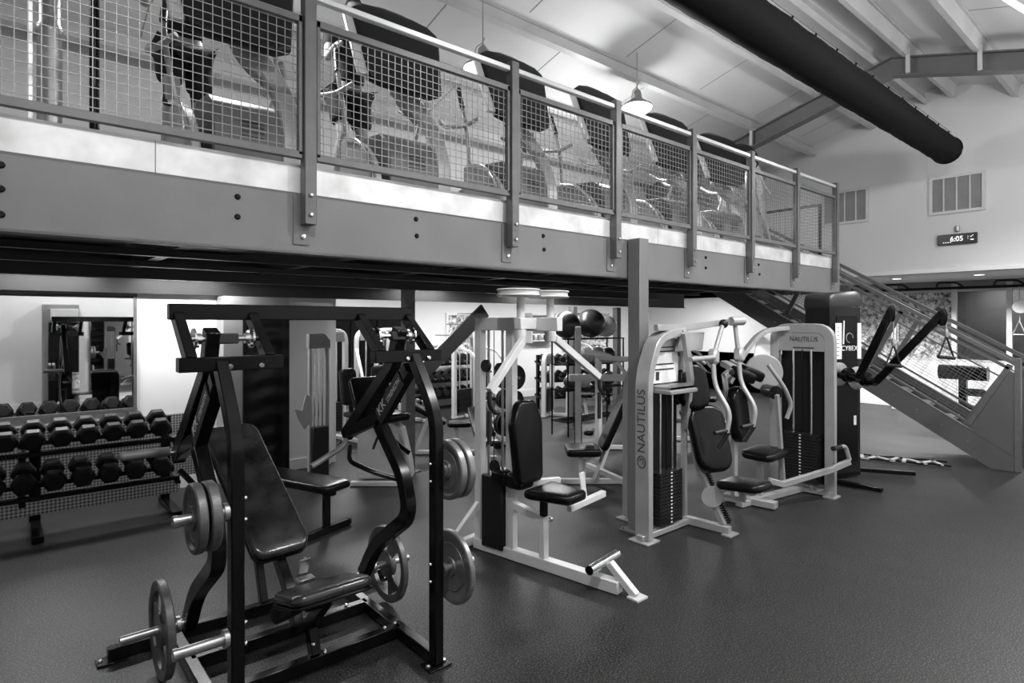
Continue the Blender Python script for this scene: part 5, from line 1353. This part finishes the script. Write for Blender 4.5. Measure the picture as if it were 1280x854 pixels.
# ================================================================== RIGHT: rig, hyperextension bench, ladder, straps
t = thing('pull_up_rig', 'long black pull-up bar on white posts in front of the studio glass', 'exercise frame', (15.7, 3.5, 0))
XR = 15.7
pa, pb = at(1130, 369, X=XR), at(1279, 359, X=XR)
for px_ in (1118, 1193, 1262):
    q = at(px_, 400, X=XR); g = MB(); g.bar([(XR, q.y, 0), (XR, q.y, 2.86)], .09, .09, (0, 1, 0)); g.build('rig_post', 'white', t, .005)
g = MB(); g.cyl((XR-.08, 1.9, 2.74), (XR-.08, 7.2, 2.74), .03, 12); g.build('pull_bar', 'black', t)
for y in (2.9, 3.9, 4.9, 5.6):
    g = MB(); g.tube([(XR-.08, y, 2.74), (XR-.2, y-.05, 2.86), (XR-.3, y-.42, 2.84), (XR-.2, y-.50, 2.76)], .022, .06); g.build('grip_handle', 'black', t)
def strap(px, label, zt, zb):
    q = at(px, 400, X=XR-.12)
    t = thing('suspension_strap', label, 'strap', (q.x, q.y, zt))
    g = MB(); g.tube([(q.x, q.y, zt), (q.x, q.y-.01, zb+.28)], .009, n=6); g.build('strap', 'rope', t)
    g = MB(); g.tube([(q.x, q.y, zb+.28), (q.x, q.y-.1, zb), (q.x, q.y+.1, zb), (q.x, q.y, zb+.28)], .012, n=6); g.build('handle', 'steel', t)
strap(1274, 'pale suspension strap with ring hanging at the right edge', 2.72, 1.75)
g = at(1275, 384, X=15.4)
o = MB(); o.lathe((15.4, g.y, g.z), (1, .4, 0), [(0, -.04), (.12, -.04), (.13, 0), (.12, .04), (0, .04)], 24); 
tag(o.build('rope_pulley', 'lball'), 'oval pale pulley block hanging at the right edge', 'pulley')
strap(1122, 'pale suspension strap near the stair rail at the rig', 2.72, 1.3)
# hyperextension bench seen through the stair mesh
t = thing('hyperextension_bench', 'black bench with a wide roller pad on a post seen through the stair mesh', 'exercise bench', (13.2, 3.0, 0))
c = at(1204, 466, X=13.2)
g = MB(); g.cyl((13.2, c.y-.36, c.z), (13.2, c.y+.36, c.z), .13, 24); g.build('roller_pad', 'vinyl', t)
g = MB(); g.bar([(13.2, c.y, .0), (13.2, c.y, c.z)], .12, .12, (0, 1, 0)); g.build('post', 'black', t, .004)
g = MB(); g.bar([(13.2, c.y-.55, .45), (13.2, c.y+.5, .52)], .08, .08); g.build('cross_bar', 'black', t, .004)
g = MB(); g.pad((13.15, c.y-.2, .75), rrect(.3, .3, .08), .09, rot(ry=.3), .03); g.build('hip_pad', 'vinyl', t)
g = MB(); g.bar([(12.8, c.y, .04), (13.7, c.y, .04)], .08, .07); g.build('base', 'black', t, .004)
# agility ladder on the floor
t = thing('agility_ladder', 'flat white agility ladder lying on the floor beyond the cable tower', 'agility ladder', (9.6, 3.5, 0))
p0, p1 = at(1070, 570, z=.02), at(1186, 580, z=.02); d = (p1-p0); n_ = V((-d.y, d.x, 0)).normalized()
for s_ in (-1, 1):
    g = MB(); g.tube([p0+n_*.14*s_+d*(k/9)+n_*.03*math.sin(k*1.9) for k in range(10)], .010, n=6); g.build('side_strap', 'black', t)
for k in range(8):
    q = p0+d*((k+.6)/8.6); e = n_*.15+d.normalized()*.12*math.sin(k*2.3)
    g = MB(); g.bar([q-e, q+e], .05, .012); g.build('slat', 'lball', t)
# things seen in the hall mirror: wall pillar, heater box, step stool, roller
t = thing('padded_pillar', 'dark padded pillar seen reflected in the mirror over the dumbbells', 'pillar', (1.05, WF+.15, 0))
MB().box((1.05, WF+.13, 1.2), (.66, .24, 2.4)).build('pillar_core', 'mgrey', t)
MB().box((1.10, WF+.27, 1.0), (.56, .04, 2.0)).build('safety_pad', 'vinyl', t, .01)
t = thing('wall_unit', 'white wall unit above the reflected padded pillar', 'air conditioner', (1.05, WF+.4, 2.2))
MB().box((1.10, WF+.36, 2.17), (.50, .22, .26)).build('case', 'white', t, .01)
MB().box((1.10, WF+.473, 2.08), (.40, .006, .03)).build('slot', 'ink', t)
t = thing('step_stool', 'black metal step stool seen reflected in the mirror', 'stool', (1.45, -.4, 0))
for dx in (-.2, .2):
    for dy in (-.15, .15):
        g = MB(); g.bar([(1.45+dx*1.1, -.4+dy*1.1, 0), (1.45+dx, -.4+dy, .38)], .03, .03, (0, 1, 0)); g.build('leg', 'black', t)
MB().box((1.45, -.4, .39), (.45, .36, .03)).build('step', 'black', t, .005)
t = thing('foam_roller', 'patterned foam roller standing on end, reflected in the mirror', 'foam roller', (1.32, -.55, 0))
g = MB(); g.lathe((1.32, -.66, 0), (0, 0, 1), [(.04, 0), (.07, 0), (.072, .02)]+[(.072-.006*(k % 2), .04+k*.04) for k in range(20)]+[(.07, .86), (.04, .86)], 20); g.build('roller_sleeve', 'film', t)
